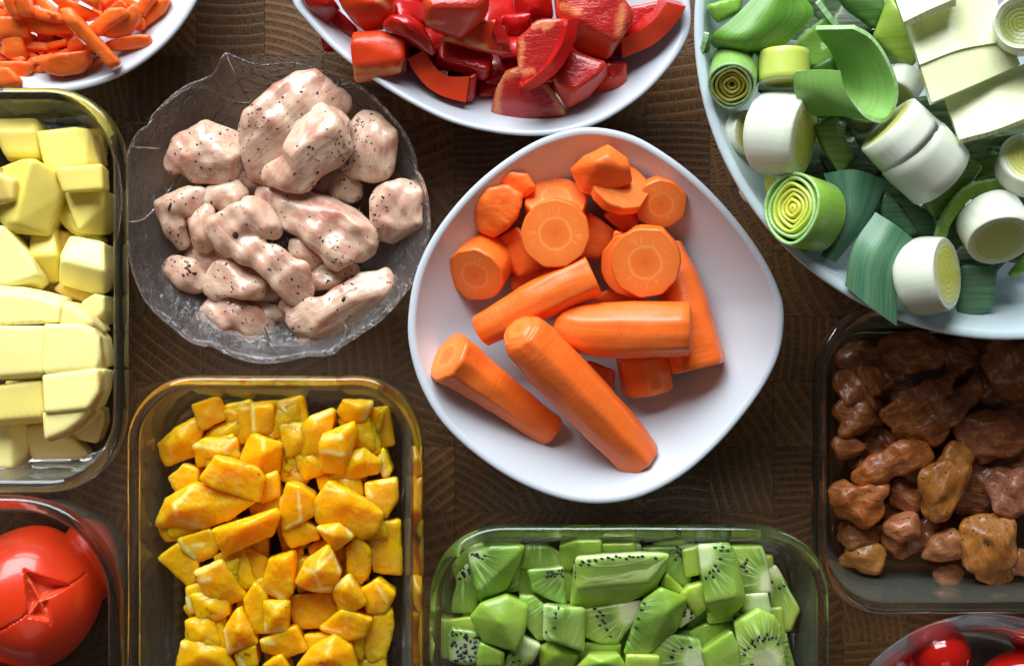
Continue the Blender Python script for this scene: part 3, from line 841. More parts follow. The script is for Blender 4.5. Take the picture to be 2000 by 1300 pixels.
def leaf_bowl():
    zr = 3.6; floor = 0.55; n = 220
    outl = [ZH1.px(*q) for q in leaf_z]
    # measure arc so the scallops stay even
    pts = catmull([tuple(P(x, y, zr))[:2] for x, y in outl], n, closed=True)
    c = pts.mean(0)
    ang = np.arctan2(pts[:, 1] - c[1], pts[:, 0] - c[0]); rad = np.linalg.norm(pts - c, axis=1)
    mean = rad.mean()
    def lp(s, z, zt=0):
        b = s ** 3
        r = mean * 0.97 * (1 - b) + rad * b
        w = 0.16 * (rad - mean) / mean * b * 3
        return [(c[0] + math.cos(a) * r_ * s, c[1] + math.sin(a) * r_ * s, z + w_) for a, r_, w_ in zip(ang, r, w)]
    f = 0.24 / mean
    loops = [lp(0.04, 0.0), lp(0.3, 0.0), lp(0.42, 0.0), lp(0.5, 0.1)]
    zo = lambda s: 0.1 + (zr - 0.1) * max(0, (s - 0.5) / 0.5) ** 1.25
    zi = lambda s: floor + (zr - 0.05 - floor) * max(0, (s - 0.42) / 0.58) ** 1.5
    for i in range(1, 10): s = 0.5 + 0.5 * i / 10; loops.append(lp(s, zo(s)))
    loops += [lp(0.99, zr - 0.14), lp(1.0, zr - 0.05), lp(1 - f * 0.3, zr + 0.03), lp(1 - f * 0.8, zr)]
    for i in range(14): s = (1 - f) * (1 - i / 14.0); loops.append(lp(max(0.03, s), zi(s)))
    o = loft('leaf_bowl', loops, M['leafglass'], label='clear glass leaf shaped bowl with scalloped edge holding raw chicken', cat='bowl')
    # raised veins of the leaf
    veins = [[(690, 70), (740, 180), (790, 280), (840, 350)], [(840, 350), (700, 330), (520, 250), (330, 360)], [(840, 350), (960, 300), (1080, 240), (1190, 215)], [(700, 330), (560, 480), (380, 590), (150, 590)], [(560, 480), (420, 760), (250, 980), (110, 1010)],
             [(1300, 1500), (1360, 1600), (1330, 1690)], [(900, 1600), (940, 1690), (1000, 1770)]]
    for v in veins:
        c3 = catmull([tuple(np.array(ZH1.px(*q))) for q in v], 24)
        vv = []
        for q in c3:
            w0 = P(q[0], q[1], 2.2); s = math.hypot(w0.x - c[0], w0.y - c[1]) / mean
            vv.append(P(q[0], q[1], zi(min(1, s)) + 0.02))
        vs, fs = [], []
        for i, q in enumerate(vv):
            d = (vv[min(len(vv) - 1, i + 1)] - vv[max(0, i - 1)]).normalized(); sd = d.cross(Vector((0, 0, 1))).normalized(); u = sd.cross(d)
            rr = 0.045 + 0.02 * (1 - i / len(vv))
            for j in range(8):
                a = j / 8 * 2 * math.pi; vs.append(q + sd * math.cos(a) * rr + u * math.sin(a) * rr)
            if i:
                for j in range(8):
                    k = (j + 1) % 8; fs.append(((i - 1) * 8 + j, (i - 1) * 8 + k, i * 8 + k, i * 8 + j))
        fs.append(tuple(range(8))[::-1]); fs.append(tuple(range(len(vs) - 8, len(vs))))
        mk('vein', vs, fs, M['glass'], None, True, o)
    return o
leaf_bowl()

def rrect(cx, cy, hx, hy, rc, z, n=14):
    rc = min(rc, hx - .05, hy - .05)
    out = []
    for (sx, sy, a0) in ((1, 1, 0), (-1, 1, 90), (-1, -1, 180), (1, -1, 270)):
        for i in range(n + 1):
            a = math.radians(a0 + 90 * i / n)
            out.append((cx + sx * (hx - rc) + rc * math.cos(a), cy + sy * (hy - rc) + rc * math.sin(a), z))
    # subdivide the straights
    res = []
    m = len(out)
    for i in range(m):
        a, b = out[i], out[(i + 1) % m]
        res.append(a)
        if i % (n + 1) == n:
            for k in range(1, 6): res.append(tuple(a[q] + (b[q] - a[q]) * k / 6 for q in range(3)))
    return res

def fixn(p, cx, cy, nm):
    # normals of an open piece of the glass skin must point out of the glass
    me = p.data; s = 0.0
    for f in me.polygons:
        c = f.center + p.location + (p.parent.location if p.parent else Vector()); r = Vector((c.x * 100 - cx, c.y * 100 - cy, 0)).normalized()
        w = {'outer_wall': r, 'inner_wall': -r, 'rim': Vector((0, 0, 1)), 'floor': Vector((0, 0, 1)), 'base': Vector((0, 0, -1))}[nm]
        s += f.normal.dot(w) * f.area
    if s < 0:
        me.flip_normals()

def glass_box(x0, y0, x1, y1, zr, rc, label, name='glass_container', taper=0.55, flange=0.5, wav=0.035):
    a = P(x0, y1, zr); b = P(x1, y0, zr)
    cx, cy, hx, hy = (a.x + b.x) / 2, (a.y + b.y) / 2, (b.x - a.x) / 2, (b.y - a.y) / 2
    sd = R.uniform(0, 50)
    def lp(d, z):
        q = rrect(cx, cy, hx - d, hy - d, max(0.7, rc - d), z)
        o = []
        for (x, y, zz) in q:
            w = wav * noise.noise(Vector((x * 0.55, y * 0.55, sd)))
            r = math.hypot(x - cx, y - cy)
            o.append((x + (x - cx) / r * w, y + (y - cy) / r * w, zz + w * 0.6))
        return o
    fl = flange
    wo = fl * 0.75                      # outer wall inset under the flange
    wi = fl + 0.28
    L = [lp(2.4 + taper, 0.06), lp(1.5 + taper, 0.0), lp(1.0 + taper, 0.06), lp(0.62 + taper, 0.28), lp(0.42 + taper, 0.7),
         lp(wo + taper * 0.55, zr * 0.5), lp(wo + 0.06, zr - 1.0), lp(wo, zr - 0.8), lp(wo * 0.5, zr - 0.66), lp(0.06, zr - 0.6), lp(0.0, zr - 0.48), lp(0.0, zr - 0.30), lp(0.02, zr - 0.20), lp(0.07, zr - 0.11), lp(0.14, zr - 0.045), lp(0.22, zr - 0.01), lp(0.30, zr),
         lp(fl - 0.12, zr - 0.015), lp(fl - 0.04, zr - 0.05), lp(fl + 0.03, zr - 0.11), lp(fl + 0.08, zr - 0.2), lp(wi - 0.12, zr - 0.6), lp(wi, zr - 1.0), lp(wi + taper * 0.5, zr * 0.5), lp(wi + taper * 0.9, 1.15), lp(wi + taper + 0.2, 0.75), lp(wi + taper + 0.55, 0.58), lp(wi + taper + 1.1, 0.52)]
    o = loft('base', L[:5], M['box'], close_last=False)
    root = bpy.data.objects.new(name, None); COL.objects.link(root); root.empty_display_size = 0.02
    root.location = (cx * 0.01, cy * 0.01, 0); tag(root, label, 'container')
    RIM = M['glass']
    for nm, a_, b_, c0_, c1_ in (('outer_wall', 4, 9, False, False), ('rim', 8, 20, False, False), ('inner_wall', 19, 24, False, False), ('floor', 23, len(L), False, True)):
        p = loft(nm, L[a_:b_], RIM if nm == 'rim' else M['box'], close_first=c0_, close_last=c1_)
        p.parent = root; p.location -= root.location
        fixn(p, cx, cy, nm)
    o.parent = root; o.location -= root.location; fixn(o, cx, cy, 'base')
    return root
glass_box(-330, 170, 246, 962, 5.4, 3.4, 'glass container of yellow potato chunks at the left edge')
glass_box(246, 733, 827, 1570, 5.2, 3.0, 'glass container of chopped orange at the bottom edge')
glass_box(838, 1026, 1622, 1610, 5.0, 3.2, 'glass container of chopped green kiwi at the bottom edge')
glass_box(1588, 596, 2370, 1200, 4.8, 3.2, 'glass container of brown marinated chicken at the right edge')
glass_box(-340, 968, 236, 1560, 6.6, 4.6, 'glass container holding big cut tomatoes in the bottom left corner', taper=0.3)

def plastic_tub():
    c = P(1925, 1503, 3.6); r0 = 305 * F * (CH - 3.6) / CH; zr = 3.6
    def lp(r, z): return [(c.x + r * math.cos(2 * math.pi * i / 96), c.y + r * math.sin(2 * math.pi * i / 96), z) for i in range(96)]
    L = [lp(0.3, 0.05), lp(r0 - 1.9, 0.05), lp(r0 - 1.5, 0.2), lp(r0 - 0.75, zr - 0.35), lp(r0 - 0.05, zr - 0.16), lp(r0, zr - 0.08), lp(r0 - 0.06, zr), lp(r0 - 0.7, zr - 0.06), lp(r0 - 0.9, zr - 0.2), lp(r0 - 1.62, 0.4), lp(r0 - 2.0, 0.2), lp(0.3, 0.2)]
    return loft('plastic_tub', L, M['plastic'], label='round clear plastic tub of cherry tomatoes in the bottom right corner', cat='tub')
plastic_tub()

# ---------------------------------------------------------------- potatoes
ZT1 = Zone(0, 220, 5); ZT2 = Zone(0, 440, 5); ZT3 = Zone(0, 680, 5)
YEL = (0.93, 0.77, 0.16); PALE = (0.95, 0.84, 0.32); SHADE_YEL = (0.84, 0.56, 0.12)  # the last yellow darkens low, hidden chunks: gap shade put into their colour
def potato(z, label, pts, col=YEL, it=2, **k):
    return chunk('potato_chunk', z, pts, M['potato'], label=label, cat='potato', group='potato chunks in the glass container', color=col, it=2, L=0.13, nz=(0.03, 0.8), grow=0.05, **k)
potato(ZT1, 'yellow potato block at the top left of the potato container', [(-60, 65, 3.3), (345, 65, 3.3), (430, 165, 3.2), (-60, 180, 4.2), (345, 180, 4.2), (375, 405, 4.0), (40, 405, 4.0), (430, 495, 2.8), (85, 470, 2.8)])
potato(ZT1, 'large flat potato block under the top right corner of its container, browned on the right', [(350, 182, 4.3), (720, 148, 4.4), (850, 160, 4.1), (960, 320, 3.5), (985, 505, 3.6), (840, 500, 4.4), (525, 560, 4.4), (435, 505, 4.2)], pith=[((930, 250), (985, 480))])
potato(ZT1, 'flat rectangular potato block touching the right glass wall', [(530, 540, 5.0), (985, 505, 5.0), (1000, 745, 5.0), (615, 775, 5.0)], (0.80, 0.64, 0.12))
potato(ZT1, 'potato block with shaded lower corner beneath the flat rectangular one', [(625, 770, 4.2), (1000, 740, 4.2), (1000, 905, 4.1), (775, 1165, 4.2), (1004, 1180, 2.8), (800, 1180, 3.6)])
potato(ZT1, 'curved potato wedge slipped under the block at the right wall', [(610, 790, 3.2), (560, 870, 3.2), (520, 980, 3.3), (650, 1130, 3.3), (790, 1235, 3.1), (1004, 1270, 2.6), (770, 1170, 3.6), (700, 1000, 3.7)])
potato(ZT1, 'big ridged potato chunk in the upper middle of the container', [(-40, 560, 3.2), (200, 465, 4.6), (300, 468, 5.3), (335, 458, 5.2), (530, 565, 4.7), (612, 780, 4.4), (575, 852, 4.1), (472, 1195, 4.2), (150, 1080, 5.2), (100, 1170, 4.3), (-40, 1000, 3.6), (70, 1080, 4.9)], (0.82, 0.66, 0.10))
potato(ZT1, 'small potato end poking in at the left frame edge', [(-150, 560, 5.4), (0, 597, 5.6), (145, 655, 5.5), (130, 850, 5.5), (0, 890, 5.0), (-150, 850, 5.0)], (0.84, 0.62, 0.14))
potato(ZT2, 'large smooth potato chunk above the gridded half potato', [(-120, 0, 4.8), (20, 10, 4.8), (120, 90, 4.7), (285, 285, 4.7), (365, 485, 4.8), (75, 580, 4.8), (-120, 580, 4.8), (422, 570, 3.9), (372, 635, 3.7), (90, 600, 3.9)], PALE)
potato(ZT2, 'upright potato block with a bright top and dark front in the middle', [(300, 95, 3.6), (470, 92, 3.8), (525, 0, 3.6), (588, 280, 3.3), (540, 288, 4.2), (290, 298, 4.2), (330, 400, 3.6), (430, 558, 2.8), (578, 552, 2.8)])
potato(ZT2, 'narrow shadowed potato sliver between two blocks', [(540, 45, 3.0), (690, 80, 3.0), (600, 275, 2.9), (560, 180, 3.0)], SHADE_YEL)
potato(ZT2, 'thick potato block against the right wall with a bright top face', [(685, 105, 3.9), (840, 150, 4.2), (1008, 168, 4.2), (1010, 440, 4.6), (600, 345, 4.6), (597, 270, 4.2), (580, 570, 3.5), (920, 655, 3.4), (1012, 660, 3.4)], PALE)
potato(ZT2, 'dull potato slab lying low under the thick block', [(575, 570, 3.0), (530, 622, 3.0), (650, 700, 3.0), (800, 738, 3.0), (930, 660, 3.0)], SHADE_YEL)
potato(ZT2, 'potato corner at the right wall beside the half potato', [(775, 790, 3.3), (810, 740, 3.6), (920, 672, 3.8), (1012, 690, 3.8), (1012, 835, 3.8), (920, 905, 3.7), (1012, 985, 2.9)], PALE)
potato(ZT2, 'upper left cut of the gridded half potato with a pale strip along its top edge', [(-150, 590, 4.6), (0, 588, 4.7), (240, 612, 4.7), (450, 655, 4.7), (650, 712, 4.6), (600, 790, 5.2), (575, 940, 5.2), (430, 945, 5.2), (-150, 980, 5.2), (0, 680, 5.2), (300, 690, 5.2)], PALE, 1)
potato(ZT2, 'upper right cut of the gridded half potato with a rosy rim', [(605, 790, 5.1), (650, 740, 5.0), (775, 800, 5.0), (900, 955, 5.1), (575, 962, 5.1), (1012, 1035, 4.2), (945, 1045, 4.2), (890, 880, 4.5)], (0.82, 0.66, 0.26), 1)
potato(ZT2, 'right middle cut of the gridded half potato, rounded on the right', [(430, 968, 5.4), (800, 965, 5.4), (900, 1010, 5.35), (960, 1100, 5.3), (985, 1250, 5.25), (1015, 1392, 4.8), (940, 1398, 5.4), (415, 1440, 5.4), (1012, 1150, 4.4)], PALE, 1, pith=[((985, 1100), (1020, 1380))], pw=5)
potato(ZT2, 'left middle cut of the gridded half potato with a dark gap below it', [(-150, 987, 5.3), (427, 987, 5.3), (412, 1432, 5.3), (-150, 1480, 5.2), (410, 1500, 4.5), (-150, 1510, 4.5)], PALE, 1)
potato(ZT3, 'long potato strip at the left frame edge below the dark gap', [(-150, 380, 4.9), (0, 365, 4.9), (410, 315, 4.9), (428, 628, 4.9), (418, 662, 4.9), (-150, 712, 4.9), (418, 722, 4.1), (-150, 750, 4.1)], (0.80, 0.66, 0.16), 1)
potato(ZT3, 'lower right cut of the gridded half potato, tan along its rim', [(412, 265, 5.5), (940, 200, 5.5), (945, 440, 5.5), (850, 580, 5.5), (433, 622, 5.5), (1018, 204, 5.1), (1014, 420, 4.7), (940, 600, 4.7)], PALE, 1, pith=[((985, 240), (1000, 420)), ((1000, 420), (900, 600))], pw=8)
potato(ZT3, 'bottom tip of the gridded half potato with a brown curved edge', [(420, 632, 5.3), (848, 590, 5.3), (770, 700, 5.3), (640, 800, 5.3), (438, 885, 5.3), (935, 605, 4.6), (800, 750, 4.6), (650, 850, 4.6), (480, 908, 4.8)], PALE, 1, pith=[((930, 610), (800, 750)), ((800, 750), (650, 850)), ((650, 850), (480, 908))], pw=7)
potato(ZT3, 'pale upright potato cube in the bottom left of the container', [(-150, 715, 3.8), (100, 728, 3.8), (108, 1155, 3.7), (-150, 1150, 3.7), (290, 740, 2.4), (300, 940, 2.2), (225, 1050, 2.0), (120, 1150, 3.3)], PALE)
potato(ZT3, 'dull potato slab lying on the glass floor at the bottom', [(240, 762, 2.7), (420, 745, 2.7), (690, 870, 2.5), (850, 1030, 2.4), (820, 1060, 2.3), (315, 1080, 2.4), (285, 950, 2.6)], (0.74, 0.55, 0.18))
potato(ZT3, 'shaded potato slab in the lower right corner under the half potato', [(700, 790, 2.3), (1000, 560, 2.3), (1010, 720, 2.2), (940, 920, 2.2), (690, 870, 2.2)], (0.70, 0.50, 0.17))  # lower yellow carries the shade under the half potato
for q in [(60, 60, ZT2), (350, 250, ZT2), (250, 480, ZT1), (650, 420, ZT2), (850, 300, ZT1), (450, 620, ZT2), (180, 300, ZT1), (700, 780, ZT2), (200, 450, ZT3)]:
    x, y, z = q
    potato(z, 'darker potato chunk mostly hidden beneath the other potato chunks', [(x - 150, y - 130, 2.2), (x + 140, y - 150, 2.3), (x + 160, y + 120, 2.1), (x - 130, y + 150, 2.2)], SHADE_YEL, thick=1.2)

# ---------------------------------------------------------------- whole carrots and slices
ZC1 = Zone(780, 230, 2.564); ZC2 = Zone(780, 500, 2.564)
CS = [M['cskin'], M['ccut']]
def cslice(label, A, B, r, fac=11, n=40, **k):
    return rod('carrot_slice', ZC1, [(A[0], A[1], A[2], r), (B[0], B[1], B[2], r * 0.98)], CS, n=n, facets=fac, fk=0.75, label=label, cat='carrot slice', group='carrot slices in the white bowl', **k)
cslice('thick carrot slice facing up at the centre of the heap', (780, 580, 5.9), (786, 568, 4.6), 1.50)
o = cslice('carrot slice with the clearest pale ring, right of centre', (1232, 725, 5.9), (1240, 700, 4.8), 1.53)
cslice('carrot slice half hidden under the one with the pale ring', (1165, 745, 4.9), (1190, 720, 4.1), 1.46)
cslice('carrot cylinder standing behind the central slice', (785, 400, 4.3), (778, 540, 2.9), 1.36)
cslice('carrot disc tucked under the orange carrot end at the top', (1108, 330, 5.0), (1085, 372, 4.5), 1.32)
cslice('carrot slice leaning on the right of the heap under the top disc', (1312, 435, 4.6), (1296, 405, 3.8), 1.14, 9)
cslice('dark cored carrot slice lying at the left of the heap', (378, 790, 4.2), (440, 700, 2.9), 1.32)
def clump(label, pts, mats=None, cat='carrot piece', **k):
    k.setdefault('it', 2)
    return chunk('carrot_chunk', ZC1, pts, mats or M['cflesh'], label=label, cat=cat, group='carrot pieces in the white bowl', L=0.16, nz=(0.04, 1.6), **k)
clump('bright orange faceted carrot end at the top of the bowl', [(858, 258, 5.2), (930, 190, 5.6), (1045, 135, 5.6), (1145, 205, 5.6), (1152, 262, 5.9), (985, 225, 6.4), (1045, 190, 6.4), (1120, 250, 6.2), (1165, 320, 5.3), (1000, 388, 5.0), (915, 374, 5.0)], it=2)
clump('broken half carrot slice with a ragged edge on the left', [(373, 490, 4.4), (385, 420, 4.8), (440, 350, 5.0), (545, 335, 5.3), (612, 380, 5.3), (606, 440, 5.3), (585, 500, 5.1), (545, 545, 4.9), (470, 602, 4.2), (400, 567, 4.2)], nz2=(0.05, 5))
clump('curled carrot fragment behind the ragged half slice', [(470, 315, 4.7), (545, 270, 4.9), (640, 280, 4.9), (685, 350, 4.8), (620, 400, 4.5), (560, 345, 4.7)], nz2=(0.04, 5))
clump('carrot piece wedged below the central slice on its left', [(470, 620, 3.5), (590, 545, 4.0), (680, 640, 4.2), (722, 745, 3.7), (605, 797, 3.5), (562, 770, 3.2)])
clump('shaded carrot piece between the two big slices', [(945, 470, 3.6), (1080, 560, 3.7), (1075, 640, 3.6), (1000, 705, 3.5), (905, 690, 3.5), (950, 580, 3.6)])
clump('carrot piece under the top disc, left of the leaning slice', [(1025, 485, 3.9), (1155, 430, 4.2), (1195, 530, 4.2), (1125, 572, 3.9)])
clump('dark carrot piece under the ringed slice above the long horizontal carrot', [(950, 905, 3.5), (1040, 862, 3.7), (1130, 880, 3.6), (1260, 918, 3.4), (1100, 960, 3.3)])
clump('ragged carrot shaving left of the slice with the pale ring', [(1080, 565, 4.9), (1118, 580, 4.9), (1072, 612, 4.8)], thick=0.3, it=1)
def carrot(label, z, st, mats=None, **k):
    return rod('carrot', z, st, mats or CS, n=48, facets=9, fk=0.8, nzamp=0.03, label=label, cat='carrot', group='peeled carrots in the white bowl', **k)
o = carrot('longest peeled carrot with a greenish crown, lying across the front of the bowl', ZC2, [(596, 362, 6.4, 0.70), (614, 384, 6.25, 0.93), (650, 424, 6.1, 1.06), (720, 495, 5.8, 1.13), (900, 680, 5.1, 1.16), (1110, 905, 4.2, 1.06), (1222, 1025, 3.7, 0.92)], dome=(0.02, 0.04), rnd=0.10, mats=[M['cskin'], M['crown'], M['ccut']])
carrot('tapered carrot with a pale cut end at the lower left of the bowl', ZC2, [(240, 500, 5.2, 1.22), (330, 560, 4.7, 1.10), (470, 660, 4.2, 0.96), (640, 790, 3.5, 0.86), (765, 880, 3.0, 0.78)], dome=(0.05, 0.0), rnd=0.1)
carrot('slim peeled carrot pointing up right below the slices', ZC1, [(404, 1070, 4.2, 0.74), (600, 965, 4.7, 0.86), (800, 860, 5.0, 0.93), (972, 782, 5.1, 0.95)])
carrot('thick horizontal carrot with a rounded left tip', ZC1, [(785, 1018, 4.6, 0.40), (830, 1035, 4.7, 0.86), (960, 1056, 4.9, 1.16), (1200, 1060, 5.2, 1.24), (1462, 1055, 5.5, 1.18)], rnd=0.12)
carrot('thick carrot half hidden along the right side of the bowl', ZC1, [(1330, 640, 3.4, 0.75), (1400, 840, 3.6, 1.02), (1455, 1060, 3.8, 1.20), (1502, 1255, 3.9, 1.22)])
carrot('short stubby carrot end under the horizontal carrot', ZC2, [(1210, 480, 3.0, 1.22), (1246, 688, 2.8, 1.15)], rnd=0.16)
chunk('carrot_chunk', ZC2, [(935, 520, 3.2), (1080, 575, 3.2), (1078, 610, 3.1), (1068, 672, 2.9), (980, 600, 3.0)], M['cflesh'], label='small carrot tip between the long carrot and the stubby end', cat='carrot piece', group='carrot pieces in the white bowl')
clump('carrot offcut deep under the heap near the centre', [(560, 780, 2.9), (760, 740, 3.0), (980, 800, 2.9), (780, 900, 2.8), (560, 860, 2.8)])
clump('carrot offcut buried beneath the leaning slice on the right', [(1100, 560, 3.2), (1300, 560, 3.3), (1380, 760, 3.1), (1180, 800, 3.0)])

# ---------------------------------------------------------------- carrot strips
ZS = Zone(0, 0, 6.25)
def strip(label, pts, **k):
    k.setdefault('thick', 0.55)
    return chunk('carrot_strip', ZS, pts, M['cflesh'], label=label, cat='carrot strip', group='carrot strips in the top left bowl', L=0.14, it=1, nz=(0.03, 1.6), shrink=0.05, **k)
strip('long carrot strip lying on top with a bright square upper end', [(730, 108, 5.8), (850, 93, 5.9), (915, 225, 6.0), (780, 250, 5.9), (1345, 822, 5.0), (1465, 770, 5.0), (905, 190, 5.9)])
strip('broad pale tipped carrot strip passing under the top strip', [(1060, 345, 5.0), (1330, 100, 5.3), (1500, 92, 5.4), (1552, 160, 5.3), (1290, 320, 5.1), (1190, 430, 4.9)])
strip('wide smooth carrot strip right of the pale tipped one', [(1250, 430, 4.6), (1300, 330, 4.9), (1560, 150, 4.9), (1640, 45, 4.9), (1690, 120, 4.8), (1680, 235, 4.7), (1540, 420, 4.5), (1420, 445, 4.5)])
strip('curved carrot strip reaching furthest right onto the bowl wall', [(1280, 525, 4.3), (1500, 448, 4.5), (1700, 424, 4.5), (1820, 440, 4.4), (1866, 560, 4.1), (1660, 566, 4.2), (1350, 610, 4.1)])
strip('half moon carrot slice at the front edge of the strips', [(440, 740, 4.6), (600, 690, 4.9), (720, 660, 5.0), (1080, 620, 4.9), (1086, 750, 4.7), (980, 880, 4.5), (880, 890, 4.5), (720, 915, 4.5), (560, 880, 4.5)])
strip('left one of two parallel strips at the top edge', [(30, -40, 5.6), (130, -40, 5.7), (226, 200, 5.3), (150, 212, 5.2), (90, 130, 5.3)])
strip('right one of two parallel strips at the top edge', [(165, -40, 5.7), (310, -40, 5.7), (385, 182, 5.4), (240, 188, 5.3)])
strip('dull strip running right from the two parallel strips', [(345, 60, 4.9), (560, 125, 5.1), (750, 178, 5.1), (785, 272, 5.0), (560, 240, 5.0), (380, 192, 4.9)])
strip('long arched strip across the middle of the heap', [(250, 200, 4.5), (420, 190, 4.7), (780, 285, 4.7), (905, 400, 4.4), (560, 405, 4.5), (300, 350, 4.4)])
strip('ragged ended strip at the left frame edge', [(-40, 205, 4.7), (240, 205, 4.8), (335, 340, 4.7), (312, 442, 4.5), (100, 400, 4.6), (-40, 435, 4.5)])
strip('stubby carrot block below the ragged strip', [(25, 430, 4.4), (240, 395, 4.5), (290, 600, 4.4), (312, 720, 4.1), (180, 757, 4.0), (38, 650, 4.2)])
strip('rough strip end at the lower left of the heap', [(-30, 755, 4.2), (200, 750, 4.3), (390, 762, 4.2), (392, 840, 4.1), (345, 930, 3.9), (280, 1010, 3.8), (60, 960, 3.9)])
strip('strip with a light tip above the potato container rim', [(-30, 820, 4.7), (100, 830, 4.8), (240, 980, 4.7), (266, 1046, 4.5), (-30, 1040, 4.5)])
strip('thick strip coming down from the top edge behind the bright end', [(605, -30, 5.0), (780, -30, 5.2), (1210, 180, 4.9), (1060, 242, 4.7), (960, 205, 4.8), (720, 72, 4.9)])
strip('pointed strip tip at the top edge', [(900, -60, 5.5), (1030, -10, 5.6), (1188, 106, 5.3), (1210, -40, 5.5)])
strip('short strip behind the pale tipped one at the top', [(1400, 45, 4.8), (1468, -5, 5.0), (1525, 82, 4.8), (1340, 110, 4.6)])
strip('shaded strip along the bowl wall at the top right', [(1640, 70, 4.2), (1740, -30, 4.4), (1910, -30, 4.4), (1730, 205, 4.0)])
strip('dark strip furthest up the right wall of the bowl', [(1730, 205, 3.8), (1990, -30, 4.1), (2060, -20, 4.1), (2000, 140, 3.9), (1760, 325, 3.6)])
strip('small jagged bit right of the wide smooth strip', [(1650, 255, 4.0), (1740, 220, 4.1), (1766, 310, 3.9), (1720, 352, 3.8), (1615, 335, 3.8)])
strip('strip crossing beneath the long top strip', [(815, 545, 4.2), (905, 440, 4.4), (1035, 560, 4.3), (840, 645, 4.0)])
strip('dark strip in the hollow left of the half moon slice', [(435, 400, 3.8), (600, 395, 3.9), (725, 600, 3.7), (600, 625, 3.6)])
strip('low strip on the bowl wall below the long top strip', [(965, 880, 3.6), (1200, 725, 3.9), (1310, 820, 3.6), (1000, 955, 3.4)])
strip('small strip end left of the half moon slice', [(378, 860, 3.8), (470, 775, 3.9), (565, 890, 3.7), (400, 915, 3.6)])
strip('tiny carrot scrap under the half moon slice', [(798, 905, 3.6), (925, 885, 3.7), (810, 992, 3.4)])
strip('thin sliver of carrot on the white wall', [(475, 1010, 3.4), (550, 895, 3.6), (575, 905, 3.6), (498, 1005, 3.4)])
strip('short dark strip in the gap at the left', [(340, 395, 3.7), (430, 440, 3.8), (485, 540, 3.7), (390, 562, 3.6), (300, 455, 3.6)])
strip('strip between two top edge tips', [(1195, -30, 4.7), (1400, -30, 4.8), (1265, 92, 4.7), (1195, 105, 4.6)])
for i in range(150):
    x, y = R.uniform(-40, 1750), R.uniform(-80, 830)
    if x * 0.9 + y > 1500: continue
    a = R.uniform(-0.9, 0.9); l = R.uniform(150, 330); w = R.uniform(26, 48)
    dx, dy = math.cos(a) * l, math.sin(a) * l; nx, ny = -math.sin(a) * w, math.cos(a) * w
    q = R.uniform(3.1, 4.1); t = R.uniform(-.35, .35)
    strip('carrot strip showing only in the gaps low in the heap', [(x - dx - nx, y - dy - ny, q - t), (x + dx - nx, y + dy - ny, q + t), (x + dx + nx, y + dy + ny, q + t), (x - dx + nx, y - dy + ny, q - t)])

# ---------------------------------------------------------------- red pepper
ZPa = Zone(570, 0, 5); ZPb = Zone(950, 0, 5)
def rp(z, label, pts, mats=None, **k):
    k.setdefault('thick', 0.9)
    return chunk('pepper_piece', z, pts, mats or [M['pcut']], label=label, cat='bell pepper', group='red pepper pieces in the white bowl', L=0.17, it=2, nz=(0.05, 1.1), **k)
SK, CU, FL = M['pskin'], M['pcut'], M['pflesh']
rp(ZPa, 'glossy red pepper corner at the left tip of the bowl', [(60, -80, 5.2), (360, -60, 5.6), (460, 70, 5.0), (430, 40, 5.3), (320, 272, 4.0), (140, 45, 5.0), (340, 50, 5.5)], [SK])
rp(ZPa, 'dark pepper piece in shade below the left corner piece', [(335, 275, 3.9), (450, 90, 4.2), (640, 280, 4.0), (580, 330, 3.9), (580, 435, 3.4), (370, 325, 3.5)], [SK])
o = rp(ZPa, 'orange red pepper chunk with a notch at the top edge', [(430, -60, 5.6), (985, -60, 5.9), (985, 150, 5.4), (905, 265, 4.6), (720, 302, 4.5), (590, 190, 5.1), (490, 70, 5.4), (800, 20, 6.0)], [CU], pith=[((820, 0), (960, 60))], pw=6)
rp(ZPa, 'big square pepper chunk with a pale lower end hanging over the rim', [(590, 310, 5.0), (900, 300, 5.1), (1100, 380, 5.3), (578, 400, 5.5), (1095, 560, 5.4), (1065, 690, 5.0), (595, 640, 5.3), (620, 800, 4.6), (880, 755, 4.5), (1000, 715, 4.7)], [CU], pith=[((620, 690), (880, 700)), ((880, 700), (1050, 680)), ((640, 760), (800, 740))], pw=9)
rp(ZPa, 'dark pepper sliver behind the big square chunk', [(1000, 500, 3.6), (1140, 430, 3.7), (1135, 800, 3.2), (1000, 815, 3.1)], [SK])
rp(ZPa, 'shiny curled pepper skin lying across two chunks', [(868, 242, 5.5), (905, 190, 5.8), (955, 155, 6.0), (1130, 140, 6.1), (1270, 230, 6.0), (1360, 400, 5.6), (1390, 540, 5.0), (1150, 370, 5.9), (960, 285, 5.7), (1120, 230, 6.4)], [SK])
rp(ZPa, 'bright pepper chunk with wet bumpy inside at the top centre', [(1280, -100, 6.6), (1935, -80, 6.8), (1920, 80, 6.3), (1865, 180, 6.0), (1640, 372, 5.3), (1500, 262, 5.9), (1310, 250, 6.0), (1290, 100, 6.5), (1800, 60, 6.9), (1350, 60, 6.9)], [FL, CU], side=0.93, pith=[((1310, 225), (1490, 225))], pw=5)
o = rp(ZPa, 'flat pepper piece with pale tip under the bumpy chunk', [(1455, 372, 4.9), (1700, 330, 5.0), (1950, 200, 5.3), (2010, 180, 5.3), (2100, 350, 5.2), (2140, 510, 5.0), (2090, 545, 4.7), (1900, 500, 4.7), (1650, 440, 4.7)], [CU], pith=[((1460, 375), (1580, 385)), ((1700, 400), (1900, 470))], pw=6)
sheet('skin_edge', ZPb, [[(100, 180, 5.5), (170, 270, 5.5), (215, 380, 5.4), (242, 515, 5.1)], [(50, 300, 5.45), (85, 350, 5.45), (105, 420, 5.35), (140, 480, 5.1)]], [SK, SK, CU], 0.4, parent=o)
